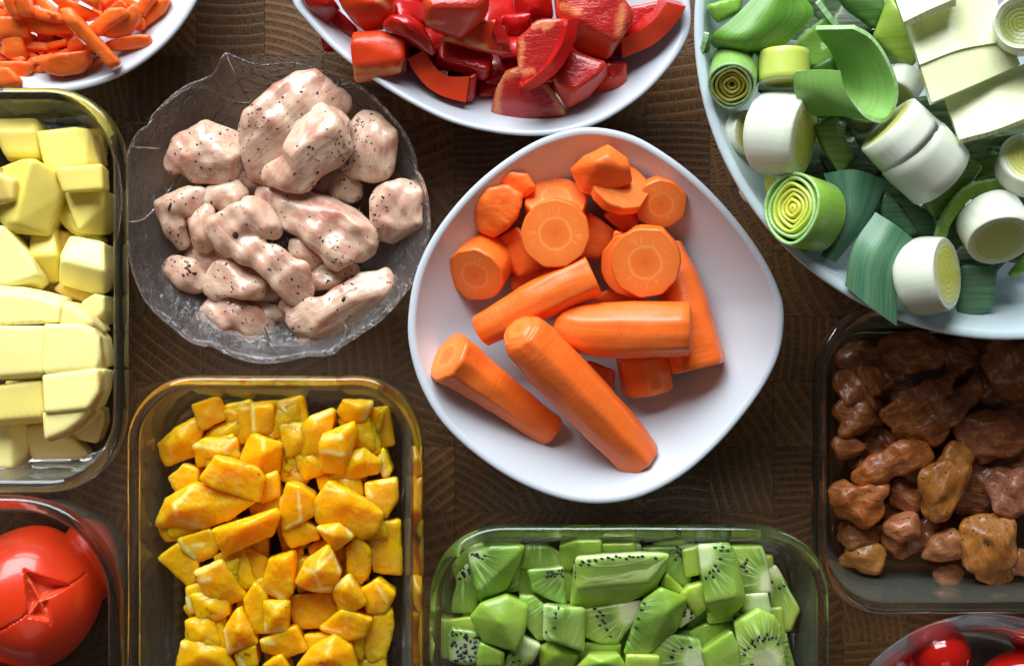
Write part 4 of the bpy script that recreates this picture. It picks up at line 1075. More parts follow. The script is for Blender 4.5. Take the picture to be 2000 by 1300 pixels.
rp(ZPa, 'dark pepper block with a light line along its front edge', [(1465, 390, 4.0), (1975, 540, 4.0), (1925, 690, 4.4), (1432, 565, 4.4), (1900, 775, 3.6), (1392, 645, 3.6)], [SK])
def psheet(z, label, rows, mats, t, **k):
    return sheet('pepper_piece', z, rows, mats, t, label=label, cat='bell pepper', group='red pepper pieces in the white bowl', **k)
psheet(ZPa, 'curved pepper strip bent like a hook at the bowl bottom left', [[(1125, 578, 4.5), (1210, 725, 4.4), (1340, 865, 4.3), (1500, 950, 4.2), (1700, 1002, 4.1)], [(1290, 490, 4.6), (1390, 645, 4.5), (1470, 715, 4.4), (1560, 750, 4.3), (1735, 745, 4.3)]], [CU, SK, SK], 1.6)
rp(ZPa, 'pepper end standing beside the hooked strip', [(1700, 760, 4.1), (1800, 705, 4.2), (1785, 900, 3.8), (1760, 985, 3.5), (1695, 1000, 3.6)], [SK])
o = rp(ZPb, 'lens shaped pepper piece with glossy red rim in the middle right', [(300, 380, 5.8), (450, 260, 6.0), (500, 195, 6.1), (640, 190, 6.2), (820, 190, 6.1), (780, 420, 5.9), (690, 600, 5.7), (540, 740, 5.6), (360, 850, 5.5), (320, 700, 5.5), (298, 540, 5.6)], [FL, CU], pith=[((470, 250), (600, 235)), ((350, 420), (330, 640)), ((560, 290), (640, 230)), ((340, 700), (470, 700))], pw=7, side=0.5)
sheet('skin_edge', ZPb, [[(905, 188, 6.35), (855, 420, 6.3), (745, 640, 6.15), (565, 805, 6.0), (328, 938, 5.7)], [(800, 195, 6.55), (745, 420, 6.5), (625, 610, 6.3), (490, 735, 6.1), (320, 870, 5.9)]], [SK, SK, SK], 0.6, parent=o)
rp(ZPb, 'large pepper block with a wet bumpy top at the upper right', [(690, -80, 5.9), (1300, -80, 6.1), (1440, 110, 5.8), (1415, 230, 5.7), (1268, 402, 5.8), (930, 205, 6.0), (715, 140, 5.6), (1190, 590, 4.6), (850, 470, 4.7)], [FL, CU], side=0.7, pith=[((1330, 60), (1300, 330)), ((740, 60), (900, 120))], pw=10)
rp(ZPb, 'pepper block with bumpy top and bright point at its front corner', [(820, 490, 5.1), (1165, 600, 5.3), (1130, 680, 5.3), (860, 885, 5.3), (660, 765, 5.2), (1195, 720, 4.4), (1000, 940, 4.3), (800, 1052, 4.2), (690, 900, 4.6)], [FL, CU], side=0.75)
rp(ZPb, 'dark red pepper wedge near the right rim', [(1190, 610, 4.5), (1375, 610, 4.3), (1370, 740, 4.1), (1328, 975, 3.3), (1060, 905, 3.4), (1215, 740, 4.4)], [SK, CU], side=0.75, pith=[((1210, 650), (1230, 740))], pw=5)
psheet(ZPb, 'curved pepper strip standing on edge furthest right', [[(1948, 65, 5.4), (1870, 200, 5.2), (1650, 425, 4.9), (1330, 566, 4.4)], [(1765, 20, 5.6), (1630, 200, 5.4), (1500, 295, 5.2), (1312, 385, 4.8)]], [CU, SK, SK], 1.3)
rp(ZPb, 'shadowed inner pepper wall beside the rightmost strip', [(1400, 60, 4.4), (1770, 0, 4.6), (1625, 215, 4.3), (1370, 320, 4.1)], [FL])
rp(ZPb, 'pepper piece lying lowest at the front of the bowl', [(38, 1128, 3.4), (60, 1000, 3.9), (95, 850, 4.3), (190, 690, 4.6), (330, 650, 4.7), (600, 820, 4.7), (720, 1000, 4.4), (780, 1112, 4.1), (560, 1100, 4.0), (200, 1162, 3.5)], [FL, CU], pith=[((620, 850), (760, 1090)), ((130, 760), (100, 1100)), ((130, 760), (300, 700))], pw=10, side=0.5)
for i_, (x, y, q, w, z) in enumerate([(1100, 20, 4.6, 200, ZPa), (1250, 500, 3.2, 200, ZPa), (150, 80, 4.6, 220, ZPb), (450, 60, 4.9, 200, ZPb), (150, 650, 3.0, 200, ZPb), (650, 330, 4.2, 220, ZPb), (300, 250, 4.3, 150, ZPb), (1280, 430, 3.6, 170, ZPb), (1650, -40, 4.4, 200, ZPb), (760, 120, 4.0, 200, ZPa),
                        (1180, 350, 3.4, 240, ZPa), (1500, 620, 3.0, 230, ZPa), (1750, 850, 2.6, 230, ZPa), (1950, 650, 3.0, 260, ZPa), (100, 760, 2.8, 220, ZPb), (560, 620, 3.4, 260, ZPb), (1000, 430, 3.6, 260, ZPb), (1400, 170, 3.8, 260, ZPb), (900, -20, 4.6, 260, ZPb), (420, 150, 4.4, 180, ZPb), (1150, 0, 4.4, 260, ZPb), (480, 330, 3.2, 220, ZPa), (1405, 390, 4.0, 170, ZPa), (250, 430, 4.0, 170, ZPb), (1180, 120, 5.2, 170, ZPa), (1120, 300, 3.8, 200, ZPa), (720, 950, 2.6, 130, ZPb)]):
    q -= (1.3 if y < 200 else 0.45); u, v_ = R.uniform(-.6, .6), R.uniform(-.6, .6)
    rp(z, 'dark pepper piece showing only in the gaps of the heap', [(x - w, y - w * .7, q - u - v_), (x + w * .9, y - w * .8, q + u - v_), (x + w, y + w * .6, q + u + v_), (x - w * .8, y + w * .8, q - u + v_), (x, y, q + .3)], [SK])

# ---------------------------------------------------------------- leeks
ZL1 = Zone(1300, 0, 2.857); ZL2 = Zone(1300, 300, 2.857); ZLa = Zone(1360, 0, 5); ZLb = Zone(1640, 0, 5.556); ZLc = Zone(1640, 200, 5.556)
LG = 'leek pieces in the big white bowl'
LS = [M['lside'], M['lend']]
LF = [M['lleaf'], M['lleaf'], M['ledge']]
WHITE = (0.70, 0.74, 0.62); LIME = (0.46, 0.56, 0.06); GREEN = (0.13, 0.33, 0.025); MID = (0.20, 0.42, 0.05); BLUE = (0.050, 0.17, 0.12); OLIVE = (0.10, 0.17, 0.02); DARK = (0.025, 0.085, 0.03); OLV = (0.44, 0.44, 0.05)
def lrod(z, label, st, side=WHITE, end='lend', n=48, **k):
    o = rod('leek_piece', z, st, [M['lside'], M[end]], n=n, facets=0, nzamp=0.012, label=label, cat='leek', group=LG, color=side, **k)
    return o
def lsheet(z, label, rows, col, t=0.22, **k):
    return sheet('leek_leaf', z, rows, LF, t, label=label, cat='leek leaf', group=LG, color=col, **k)
def lchunk(z, label, pts, col, mat='lleaf', **k):
    k.setdefault('thick', 0.5)
    return chunk('leek_leaf', z, pts, M[mat], label=label, cat='leek leaf', group=LG, color=col, L=0.2, it=1, nz=(0.04, 0.9), **k)

def leek_roll(z, label, A, B, rx, ry, rot, cols, jit=0.06, gap=0.035, wall=0.13, pointed=0.35, split=None):
    """Rolled leek seen from its cut end: nested leaf sheaths, each a tube of its own."""
    a = z.P(*A); b = z.P(*B)
    d = (b - a).normalized()
    # screen-up direction carried onto the cut face
    u = Vector((math.sin(rot), math.cos(rot), 0)); u = (u - d * u.dot(d)).normalized(); s = u.cross(d).normalized()
    L = (b - a).length
    root = None
    r = 1.0; k = 0; N = 64
    while r * ry > 0.10:
        wi = max(0.0, r - wall / ry) if r * ry > 0.24 else 0.0
        pt = pointed * min(1.0, 0.25 + (1 - r) * 1.3)
        j0 = R.uniform(-jit, jit) * (1 if k else 0) + (0.02 * k if k else 0)
        vs, tp, fs, mi = [], [], [], []
        op = split if (k == 0 and split) else None
        def P2(th, q, dep):
            x = math.cos(th) * rx * q; y = math.sin(th) * ry * q
            x *= 1 - pt * abs(math.sin(th)) ** 3
            w = 1 + 0.03 * math.sin(3 * th + k * 2.1)
            return a + s * (x * w) + u * (y * w) + d * dep
        prof = [(r, L), (r, 0.5 * L + j0), (r, j0 + 0.05), (r - 0.02, j0 + 0.01), ((r + wi) / 2, j0), (wi + 0.02, j0 + 0.01), (wi, j0 + 0.05), (wi, 0.6 * L), (wi, L)]
        if wi == 0.0: prof = [(r, L), (r, 0.5 * L), (r, j0 + 0.05), (r * 0.85, j0), (r * 0.4, j0 - 0.01), (0.02, j0 - 0.01)]
        for q, dep in prof:
            for i in range(N):
                th = 2 * math.pi * i / N
                vs.append(P2(th, q, dep)); tp.append((math.cos(th), math.sin(th), dep))
        for m in range(len(prof) - 1):
            for i in range(N):
                i2 = (i + 1) % N
                fs.append((m * N + i, m * N + i2, (m + 1) * N + i2, (m + 1) * N + i))
                mi.append(1 if (2 <= m <= 5) else 0)
        c = cols[min(k, len(cols) - 1)]
        o = mk('leek_piece' if k == 0 else 'layer', vs, fs, [M['lside'], M['ledge'] if (wi and k < 2) else M['lside']], mi, True, root, tp, None, c)
        bm = bmesh.new(); bm.from_mesh(o.data); bmesh.ops.recalc_face_normals(bm, faces=bm.faces[:]); bm.to_mesh(o.data); bm.free()
        if k == 0:
            root = o; tag(o, label, 'leek', LG)
        r = wi - gap / ry * R.uniform(0.4, 1.5); k += 1
        if wi == 0.0: break
    return root

lsheet(ZL1, 'broad bright green leaf folded across the top left of the bowl', [[(505, -30, 9.6), (640, -40, 9.9), (780, -20, 9.2)], [(380, 95, 9.6), (560, 110, 10.0), (822, 88, 9.2)], [(252, 205, 9.2), (430, 235, 9.9), (640, 278, 9.0)], [(262, 262, 8.3), (420, 330, 8.5), (600, 300, 8.2)]], GREEN)
lchunk(ZL1, 'pale green leaf corner at the top left rim', [(228, 32, 8.9), (440, -30, 9.2), (420, 60, 9.1), (290, 128, 8.7)], (0.26, 0.50, 0.04))
leek_roll(ZL1, 'small almond shaped leek roll facing out near the left rim', (368, 482, 9.5), (394, 330, 7.6), 0.98, 1.08, 0.15, [(0.22, 0.42, 0.09), (0.20, 0.28, 0.03), (0.32, 0.32, 0.03), (0.36, 0.33, 0.03), (0.40, 0.36, 0.04)], pointed=0.45)
lchunk(ZL1, 'blue green leaf flap beside the small leek roll', [(490, 270, 9.2), (520, 300, 9.1), (524, 430, 8.8), (470, 560, 8.6), (480, 420, 9.2), (500, 330, 9.3)], (0.10, 0.26, 0.12))
lrod(ZL1, 'short lime green leek ring standing beside the curled leaf', [(664, 462, 9.1, 1.06), (660, 285, 9.0, 1.05)], (0.52, 0.62, 0.10), n=40)
lchunk(ZL1, 'light green leaf behind the lime green ring', [(735, 235, 8.2), (885, 95, 8.6), (1000, 160, 8.6), (945, 320, 8.3), (820, 385, 8.1)], (0.30, 0.54, 0.09))
lsheet(ZL1, 'thin leaf standing on edge above the curled leaf', [[(858, -5, 9.6), (930, 85, 9.6), (1000, 165, 9.4)], [(880, 5, 8.2), (925, 110, 8.2), (965, 170, 8.1)]], (0.15, 0.33, 0.10))
lsheet(ZLa, 'wide pale green leaf curled into a open half tube', [
    [(1400, 690, 11.0), (1190, 680, 10.9), (985, 690, 10.5)], [(1440, 860, 10.9), (1200, 860, 10.8), (975, 850, 10.2)], [(1560, 1020, 10.7), (1300, 1010, 10.4), (1060, 1035, 9.5)],
    [(1700, 1130, 10.5), (1430, 1090, 9.9), (1200, 1090, 8.9)], [(1850, 1150, 10.4), (1580, 1080, 9.5), (1330, 1000, 8.4)], [(1930, 1000, 10.4), (1660, 920, 9.3), (1400, 850, 8.1)],
    [(1930, 800, 10.5), (1650, 740, 9.5), (1380, 690, 8.3)], [(1840, 570, 10.7), (1560, 540, 9.9), (1300, 500, 8.9)], [(1700, 385, 10.9), (1450, 390, 10.3), (1230, 400, 9.6)], [(1530, 282, 11.1), (1340, 290, 10.7), (1158, 300, 10.2)]],
    (0.24, 0.46, 0.10), 0.2, nu=44, nv=22)
lrod(ZL1, 'fat white leek section under the curled leaf, its rings showing on the right', [(775, 765, 9.3, 1.66), (640, 750, 8.8, 1.74), (540, 745, 8.3, 1.70)], dome=(0.06, 0), rnd=0.09)
lrod(ZL1, 'white leek end behind the fat white section at the left rim', [(470, 742, 7.9, 0.95), (405, 745, 7.4, 0.93)])
lrod(ZL1, 'double white leek section lying diagonally in the middle', [(1236, 690, 9.9, 1.46), (1380, 832, 9.75, 1.53), (1392, 845, 9.75, 1.58), (1535, 985, 9.3, 1.52)], dome=(-0.05, 0))
lrod(ZL1, 'white leek with olive face half hidden behind the curl', [(1300, 520, 8.6, 0.75), (1360, 420, 8.3, 0.8)])
WS = [M['lside'], M['lside'], M['lend']]
def lwhite(z, label, rows, t=0.4):
    rows = [[a, (b[0], b[1], (a[2] + c[2]) / 2 + 0.10), c] for a, b, c in rows]
    return sheet('leek_piece', z, rows, WS, t, label=label, cat='leek', group=LG, color=(0.74, 0.77, 0.46), nu=20, nv=18)
lwhite(ZLb, 'topmost white leek sheath cut off at the upper frame edge', [[(560, -130, 10.9), (900, -230, 11.2), (1300, -260, 11.0)], [(695, 238, 11.7), (960, 110, 12.0), (1260, -20, 11.8)]])
lwhite(ZLb, 'broad cream leek sheath in the upper right, above a fine cut line', [[(640, 0, 9.9), (1150, -180, 10.4), (1700, -260, 9.9)], [(715, 225, 10.25), (1200, 40, 10.8), (1720, 60, 10.2)], [(868, 705, 11.0), (1300, 540, 11.45), (1860, 440, 10.8)]])
lwhite(ZLb, 'cream leek sheath between the fine line and the lowest sheath', [[(868, 690, 10.9), (1300, 530, 11.35), (1850, 420, 10.7)], [(1003, 1112, 11.2), (1450, 925, 11.6), (1960, 700, 10.8)]])
lwhite(ZLb, 'lowest cream leek sheath, resting at an angle on the right', [[(1120, 1015, 9.9), (1560, 850, 10.4), (2100, 660, 10.2)], [(1300, 1515, 10.9), (1720, 1400, 11.4), (2160, 1220, 11.1)]])
def leek_cup():
    o = rod('leek_piece', ZLb, [(1975, 245, 12.0, 1.12), (1960, 330, 10.6, 1.10)], [M['lside'], M['lend3']], n=48, dome=(-0.42, 0), rnd=0.1, nzamp=0.01, label='white leek ring with a hollow olive centre at the right frame edge', cat='leek', group=LG, color=WHITE)
leek_cup()
lrod(ZL1, 'white leek end poking in from the right frame edge', [(2045, 880, 9.9, 1.30), (2010, 965, 9.0, 1.30)])
lrod(ZL2, 'white leek section with a wide olive cut face low on the right', [(1868, 488, 9.7, 1.36), (1842, 420, 9.2, 1.42), (1800, 345, 8.6, 1.40)], dome=(-0.04, 0), rnd=0.06)
lsheet(ZL2, 'green leaf wrapped round the back of the olive faced section', [[(1510, 470, 8.8), (1560, 340, 9.0), (1700, 185, 9.1), (1895, 140, 9.0)], [(1570, 470, 8.6), (1600, 380, 8.8), (1720, 240, 8.8), (1900, 200, 8.8)]], (0.28, 0.44, 0.06))
lrod(ZL2, 'white leek section with a bright yellow heart hanging at the bowl front', [(1575, 668, 9.6, 1.50), (1470, 678, 9.1, 1.60), (1395, 690, 8.6, 1.58)], end='lend2', rnd=0.06)
leek_roll(ZL2, 'largest green leek roll with nested yellow layers, at the lower left of the bowl', (700, 300, 9.8), (850, 345, 8.3), 1.33, 1.52, -0.12, [(0.24, 0.46, 0.05), (0.34, 0.50, 0.07), (0.48, 0.60, 0.07), (0.54, 0.61, 0.10), (0.58, 0.62, 0.08), (0.62, 0.62, 0.06)], gap=0.06, wall=0.15, pointed=0.5)
lsheet(ZL2, 'blue green leaf tucked beside the largest leek roll', [[(880, 110, 8.3), (1060, 90, 8.8), (1242, 150, 8.5)], [(960, 330, 8.5), (1030, 340, 8.8), (1130, 375, 8.5)], [(865, 570, 8.3), (905, 590, 8.5), (950, 608, 8.3)]], BLUE)
lsheet(ZL2, 'striped blue green leaf hanging over the front rim', [[(1170, 325, 9.2), (1280, 395, 9.6), (1375, 470, 9.3)], [(1045, 520, 9.2), (1170, 610, 9.7), (1300, 700, 9.4)], [(1000, 735, 8.9), (1150, 860, 9.3), (1292, 962, 9.0)]], (0.07, 0.22, 0.14))
lchunk(ZL2, 'dark leaf in the gap above the hanging leaf', [(1215, 205, 8.4), (1270, 245, 8.5), (1412, 450, 8.3), (1360, 475, 8.2), (1200, 335, 8.2)], (0.045, 0.15, 0.09))
lchunk(ZL2, 'deep green leaf under the double white section', [(1265, 240, 8.0), (1350, 235, 8.1), (1520, 380, 8.0), (1515, 445, 7.9), (1420, 462, 7.9)], (0.05, 0.14, 0.07))
lchunk(ZL1, 'olive green leaf strip below the fat white section', [(838, 685, 8.8), (950, 640, 8.8), (1055, 880, 8.4), (985, 992, 8.3), (900, 855, 8.5)], OLIVE)
lchunk(ZL1, 'olive green leaf right of the double white section', [(1425, 1110, 8.5), (1660, 845, 8.8), (1768, 930, 8.6), (1720, 1000, 8.5), (1498, 1225, 8.3)], (0.14, 0.25, 0.02))
lchunk(ZLb, 'rounded yellow green leaf beside the cream sheaths', [(560, -60, 9.4), (640, 60, 9.6), (740, 350, 9.6), (845, 660, 9.2), (760, 735, 8.8), (640, 640, 8.9), (380, 405, 8.7), (480, 200, 9.0)], (0.34, 0.46, 0.05), thick=1.2)
lchunk(ZL1, 'dark green leaf in the top middle of the bowl', [(960, -40, 8.6), (1220, -40, 8.8), (1225, 60, 8.7), (1180, 160, 8.3), (1010, 50, 8.3)], (0.04, 0.16, 0.02))
lchunk(ZL2, 'blue green leaf below the yellow hearted section', [(1660, 620, 8.0), (1850, 640, 8.1), (1832, 850, 7.6), (1740, 900, 7.4), (1628, 925, 7.3)], (0.06, 0.20, 0.12))
lchunk(ZL2, 'small green scrap at the right frame edge', [(1928, 670, 8.2), (2030, 560, 8.4), (2030, 640, 8.3), (1950, 692, 8.0)], MID)
lsheet(ZL1, 'narrow leaf standing against the left bowl wall', [[(205, 300, 8.6), (228, 240, 8.9), (243, 185, 9.0)], [(212, 420, 7.4), (240, 330, 7.7), (252, 235, 7.9)]], (0.08, 0.22, 0.10))
lchunk(ZL1, 'dark leaf strip down the left bowl wall', [(298, 650, 7.4), (350, 660, 7.4), (435, 985, 6.8), (395, 960, 6.8)], (0.07, 0.22, 0.10))
lchunk(ZL1, 'dark green bit under the lime green ring', [(818, 378, 8.3), (948, 308, 8.6), (952, 395, 8.4), (870, 400, 8.2)], (0.07, 0.18, 0.02))
lrod(ZL1, 'white leek end low under the fat white section', [(545, 1010, 6.9, 0.9), (520, 1080, 6.3, 0.9)])
lchunk(ZL1, 'brownish leaf scrap below the curled leaf', [(995, 655, 8.0), (1180, 670, 8.1), (1150, 730, 7.8), (1080, 745, 7.8)], (0.14, 0.15, 0.03))
lchunk(ZL2, 'dull olive leaf behind the wrapped leaf', [(1580, 60, 8.0), (1900, 0, 8.2), (1890, 100, 8.1), (1660, 170, 7.9)], (0.13, 0.19, 0.02))
lchunk(ZL1, 'long olive leaf edge below the cream sheaths', [(1660, 800, 8.6), (2010, 740, 8.8), (2010, 790, 8.6), (1680, 860, 8.3)], (0.08, 0.12, 0.02))
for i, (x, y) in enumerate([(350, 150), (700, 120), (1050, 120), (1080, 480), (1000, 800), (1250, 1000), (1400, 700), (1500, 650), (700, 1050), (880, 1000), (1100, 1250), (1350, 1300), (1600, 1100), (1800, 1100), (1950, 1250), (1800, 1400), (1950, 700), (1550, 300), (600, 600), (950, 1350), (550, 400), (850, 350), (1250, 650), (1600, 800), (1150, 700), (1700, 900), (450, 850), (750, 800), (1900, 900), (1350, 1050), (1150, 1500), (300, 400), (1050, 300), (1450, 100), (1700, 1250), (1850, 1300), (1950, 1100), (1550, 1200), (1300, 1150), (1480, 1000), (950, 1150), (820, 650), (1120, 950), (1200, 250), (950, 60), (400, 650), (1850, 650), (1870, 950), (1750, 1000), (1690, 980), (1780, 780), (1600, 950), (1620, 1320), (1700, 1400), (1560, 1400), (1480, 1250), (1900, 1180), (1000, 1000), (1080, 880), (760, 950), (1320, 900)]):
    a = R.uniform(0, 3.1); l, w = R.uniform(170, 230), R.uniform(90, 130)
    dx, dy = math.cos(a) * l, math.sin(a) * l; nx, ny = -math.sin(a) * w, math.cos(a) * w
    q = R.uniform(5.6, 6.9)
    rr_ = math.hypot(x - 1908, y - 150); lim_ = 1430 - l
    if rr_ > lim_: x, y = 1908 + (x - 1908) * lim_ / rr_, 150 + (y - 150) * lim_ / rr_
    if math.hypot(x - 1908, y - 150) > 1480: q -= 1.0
    lchunk(ZL1, 'shade-dark leek leaf showing only in the gaps low in the bowl', [(x - dx - nx, y - dy - ny, q), (x + dx - nx, y + dy - ny, q + .3), (x + dx + nx, y + dy + ny, q), (x - dx + nx, y - dy + ny, q - .3)], (0.014, 0.045, 0.014))  # near-black green puts the shade of the gaps into the leaf colour

# ---------------------------------------------------------------- tomatoes
ZJ = Zone(0, 900, 3.25); ZCh = Zone(1600, 1000, 4.333)
def cut_tomato():
    c = np.array(tuple(ZJ.P(185, 860, 3.2))); r = 3.12
    eye = np.array([0.0, 0.0, CH])
    def on(x, y):                       # the point of the skin seen at this place
        d = np.array(tuple(ZJ.P(x, y, 0))) - eye; d /= np.linalg.norm(d)
        m = eye - c; bq = m @ d; disc = max(0.0, bq * bq - (m @ m - r * r))
        return eye + d * (-bq - math.sqrt(disc))
    g = [on(*q) for q in [(-60, 1110), (130, 1000), (250, 890), (420, 800), (540, 715)]]
    tris = [[on(*q) for q in t] for t in [((160, 705), (440, 790), (255, 885)), ((160, 705), (255, 885), (180, 985)), ((255, 885), (300, 890), (310, 1010)), ((250, 880), (310, 1010), (180, 985))]]
    vd = (c - eye); vd /= np.linalg.norm(vd)
    u = np.cross(vd, [0, 1, 0]); u /= np.linalg.norm(u); v = np.cross(u, vd)
    p2 = lambda p: np.array([(p - c) @ u, (p - c) @ v])
    g2 = [p2(p) for p in g]; t2 = [[p2(p) for p in t] for t in tris]
    def fn(X, Y, Z):
        d0 = np.sqrt((X - c[0]) ** 2 + (Y - c[1]) ** 2 + (Z - c[2]) ** 2) - r - 0.10 * np.sin(1.3 * X + 0.4) * np.cos(1.1 * Y)
        U = (X - c[0]) * u[0] + (Y - c[1]) * u[1] + (Z - c[2]) * u[2]; W = (X - c[0]) * v[0] + (Y - c[1]) * v[1] + (Z - c[2]) * v[2]
        near = (X - c[0]) * vd[0] + (Y - c[1]) * vd[1] + (Z - c[2]) * vd[2]      # below zero on the side that shows
        d = d0
        for a, b in zip(g2, g2[1:]):
            ab = b - a
            t = np.clip(((U - a[0]) * ab[0] + (W - a[1]) * ab[1]) / (ab @ ab), 0, 1)
            w = np.sqrt((U - a[0] - t * ab[0]) ** 2 + (W - a[1] - t * ab[1]) ** 2) - 0.025 - 0.12 * (d0 + 0.1)
            d = np.maximum(d, -np.maximum(np.maximum(w, -d0 - 0.55), near))
        pit = None
        for tri in t2:
            q = None
            sg = 1.0 if np.cross(tri[1] - tri[0], tri[2] - tri[0]) > 0 else -1.0
            for i in range(3):
                a, b = tri[i], tri[(i + 1) % 3]; e = b - a; l = np.linalg.norm(e)
                s = -sg * (e[0] * (W - a[1]) - e[1] * (U - a[0])) / l
                q = s if q is None else np.maximum(q, s)
            pit = q if pit is None else np.minimum(pit, q)
        return np.maximum(d, -np.maximum(np.maximum(pit - 0.35 * d0 - 0.05, -d0 - 0.65), near))
    V, fs = surface_nets(fn, c - r - .35, c + r + .35, 0.075)
    dd = np.linalg.norm(V - c, axis=1) - r
    deep = dd < -0.14
    o = mk('tomato', V, fs, [M['tomato'], M['tomato_in']], [1 if deep[f].sum() > 2 else 0 for f in fs])
    tag(o, 'large red tomato with an open cross cut in its skin', 'tomato')
cut_tomato()
def ball(name, zone, x, y, z, rx, ry, rz, mat, label, cat, rot=0.0, lob=0.0, group=None):
    c = zone.P(x, y, z); bm = bmesh.new()
    bmesh.ops.create_icosphere(bm, subdivisions=5, radius=1.0)
    cr, sr = math.cos(rot), math.sin(rot)
    vs = []
    for v in bm.verts:
        q = v.co.copy(); k = 1 + lob * math.cos(3 * math.atan2(q.y, q.x)) + 0.02 * noise.noise(q * 1.6 + Vector((x, y, 0)))
        X, Y, Z_ = q.x * rx * k, q.y * ry * k, q.z * rz
        vs.append(Vector((X * cr - Y * sr, X * sr + Y * cr, Z_)) + c)
    fs = [[v.index for v in f.verts] for f in bm.faces]; bm.free()
    return tag(mk(name, vs, fs, M[mat]), label, cat, group)
ball('tomato', ZJ, 560, 640, 1.9, 1.35, 2.0, 1.3, 'tomato', 'red tomato seen only through the right side of its glass container', 'tomato')
ball('tomato', ZJ, -20, 1420, 2.6, 2.6, 2.0, 2.0, 'tomato', 'red tomato cut off by the bottom left corner of the frame', 'tomato', lob=0.02)
ball('cherry_tomato', ZCh, 1030, 1195, 2.3, 1.32, 1.32, 1.4, 'cherry', 'round cherry tomato with a small white highlight', 'cherry tomato', lob=0.012)
ball('cherry_tomato', ZCh, 1690, 1400, 2.0, 1.95, 1.25, 1.25, 'cherry', 'long plum shaped cherry tomato at the bottom right', 'cherry tomato', rot=0.22)
ball('cherry_tomato', ZCh, 690, 1390, 1.7, 1.15, 1.3, 1.15, 'cherry', 'dark cherry tomato half hidden at the left of the tub', 'cherry tomato', rot=-0.5)
ball('cherry_tomato', ZCh, 1760, 1070, 1.4, 0.8, 0.55, 0.7, 'cherry', 'cherry tomato blurred behind the tub wall at the right frame edge', 'cherry tomato')

# ---------------------------------------------------------------- raw chicken
MEAT = []
def ck(z, label, spines, **k):
    k.setdefault('sq', 0.62); k.setdefault('zb', 0.75)
    o = blob('chicken_piece', z, spines, M['chicken'], h=0.09, warp=0.06, grow=1.20, fib=0.024, strands=1, ck_=0.16, ncut=4, label=label, cat='raw chicken', group='raw chicken pieces in the leaf bowl', **k); MEAT.append(o); return o
ck(ZH1, 'smooth pink chicken lump at the upper left of the heap', [[(430, 640, 2.5, 90), (600, 600, 2.8, 130), (730, 630, 2.8, 140)], [(560, 690, 2.5, 105), (720, 700, 2.6, 100)]])
ck(ZH1, 'long ridged chicken piece at the top of the heap', [[(870, 640, 3.2, 115), (950, 500, 3.5, 135), (1070, 370, 3.5, 125), (1200, 310, 3.4, 105), (1310, 350, 3.0, 70)], [(900, 720, 3.0, 90), (870, 640, 3.0, 100)]])
ck(ZH1, 'thick peppered chicken chunk with a flat pale top in the upper middle', [[(1200, 470, 4.0, 120), (1200, 600, 4.2, 150), (1090, 720, 3.8, 110), (950, 755, 3.4, 60)], [(1300, 450, 3.8, 80), (1290, 620, 3.8, 100)]])
ck(ZH1, 'rounded chicken piece at the upper right of the heap', [[(1460, 460, 3.0, 80), (1520, 560, 3.2, 115), (1510, 650, 3.1, 115), (1420, 690, 2.9, 85)]])
ck(ZH1, 'squared chicken block standing apart at the right edge of the bowl', [[(1600, 890, 3.0, 88), (1690, 880, 3.1, 92), (1690, 1040, 3.0, 86), (1600, 1060, 2.9, 92), (1600, 890, 3.0, 88)], [(1745, 800, 3.0, 35), (1760, 900, 2.9, 40)]], k=0.2)
ck(ZH1, 'chicken piece with a dark pepper corn at the middle left', [[(335, 925, 2.4, 75), (450, 885, 2.8, 80), (530, 860, 2.7, 60)], [(400, 1030, 2.4, 85), (440, 1115, 2.2, 45)]])
ck(ZH1, 'small puffy chicken piece above the curled strip', [[(640, 850, 2.7, 80), (760, 850, 2.8, 80)], [(700, 910, 2.6, 60)]])
ck(ZH1, 'little folded chicken piece left of the curled strip', [[(525, 1040, 2.8, 75), (580, 960, 3.0, 55)], [(550, 1110, 2.7, 75)]])
ck(ZH1, 'long twisted chicken strip curling down the centre', [[(675, 1060, 3.3, 85), (770, 1000, 3.6, 80), (890, 1000, 3.5, 90), (955, 1045, 3.3, 55)], [(690, 1100, 3.3, 75), (800, 1165, 3.5, 70), (940, 1230, 3.5, 80), (1060, 1325, 3.4, 98), (1095, 1395, 3.1, 85)], [(800, 900, 3.3, 30), (880, 930, 3.4, 45)]])
ck(ZH1, 'broad chicken fillet piece with two ridges right of centre', [[(900, 850, 2.7, 55), (1050, 900, 3.0, 85), (1250, 935, 3.2, 108), (1400, 1010, 3.2, 108), (1460, 1120, 3.0, 75)], [(1050, 1000, 3.1, 60), (1200, 1080, 3.4, 72), (1320, 1170, 3.4, 90), (1420, 1190, 3.0, 55)]])
ck(ZH1, 'pink chicken bit behind the broad fillet piece', [[(1320, 800, 2.4, 75), (1390, 860, 2.3, 60)]])
ck(ZH2, 'small chicken piece with a pepper clump at the lower left', [[(390, 570, 2.3, 58), (470, 620, 2.5, 78), (550, 670, 2.4, 72)]])
ck(ZH2, 'glossy domed chicken piece below the curled strip', [[(670, 630, 2.9, 92), (770, 640, 3.2, 108), (860, 690, 3.0, 66)], [(640, 700, 2.7, 60)]])
ck(ZH2, 'chicken piece with a white fatty end at the bottom left', [[(570, 850, 2.1, 42), (640, 820, 2.4, 72), (710, 850, 2.6, 86), (830, 880, 2.5, 78), (920, 890, 2.3, 52)]])
ck(ZH2, 'crescent shaped chicken piece along the bottom right', [[(1125, 850, 2.8, 90), (1250, 860, 3.0, 108), (1380, 800, 3.0, 108), (1500, 700, 2.9, 95), (1580, 640, 2.7, 58)], [(1130, 950, 2.4, 52)], [(1010, 790, 2.7, 32), (1100, 790, 2.9, 45)]])
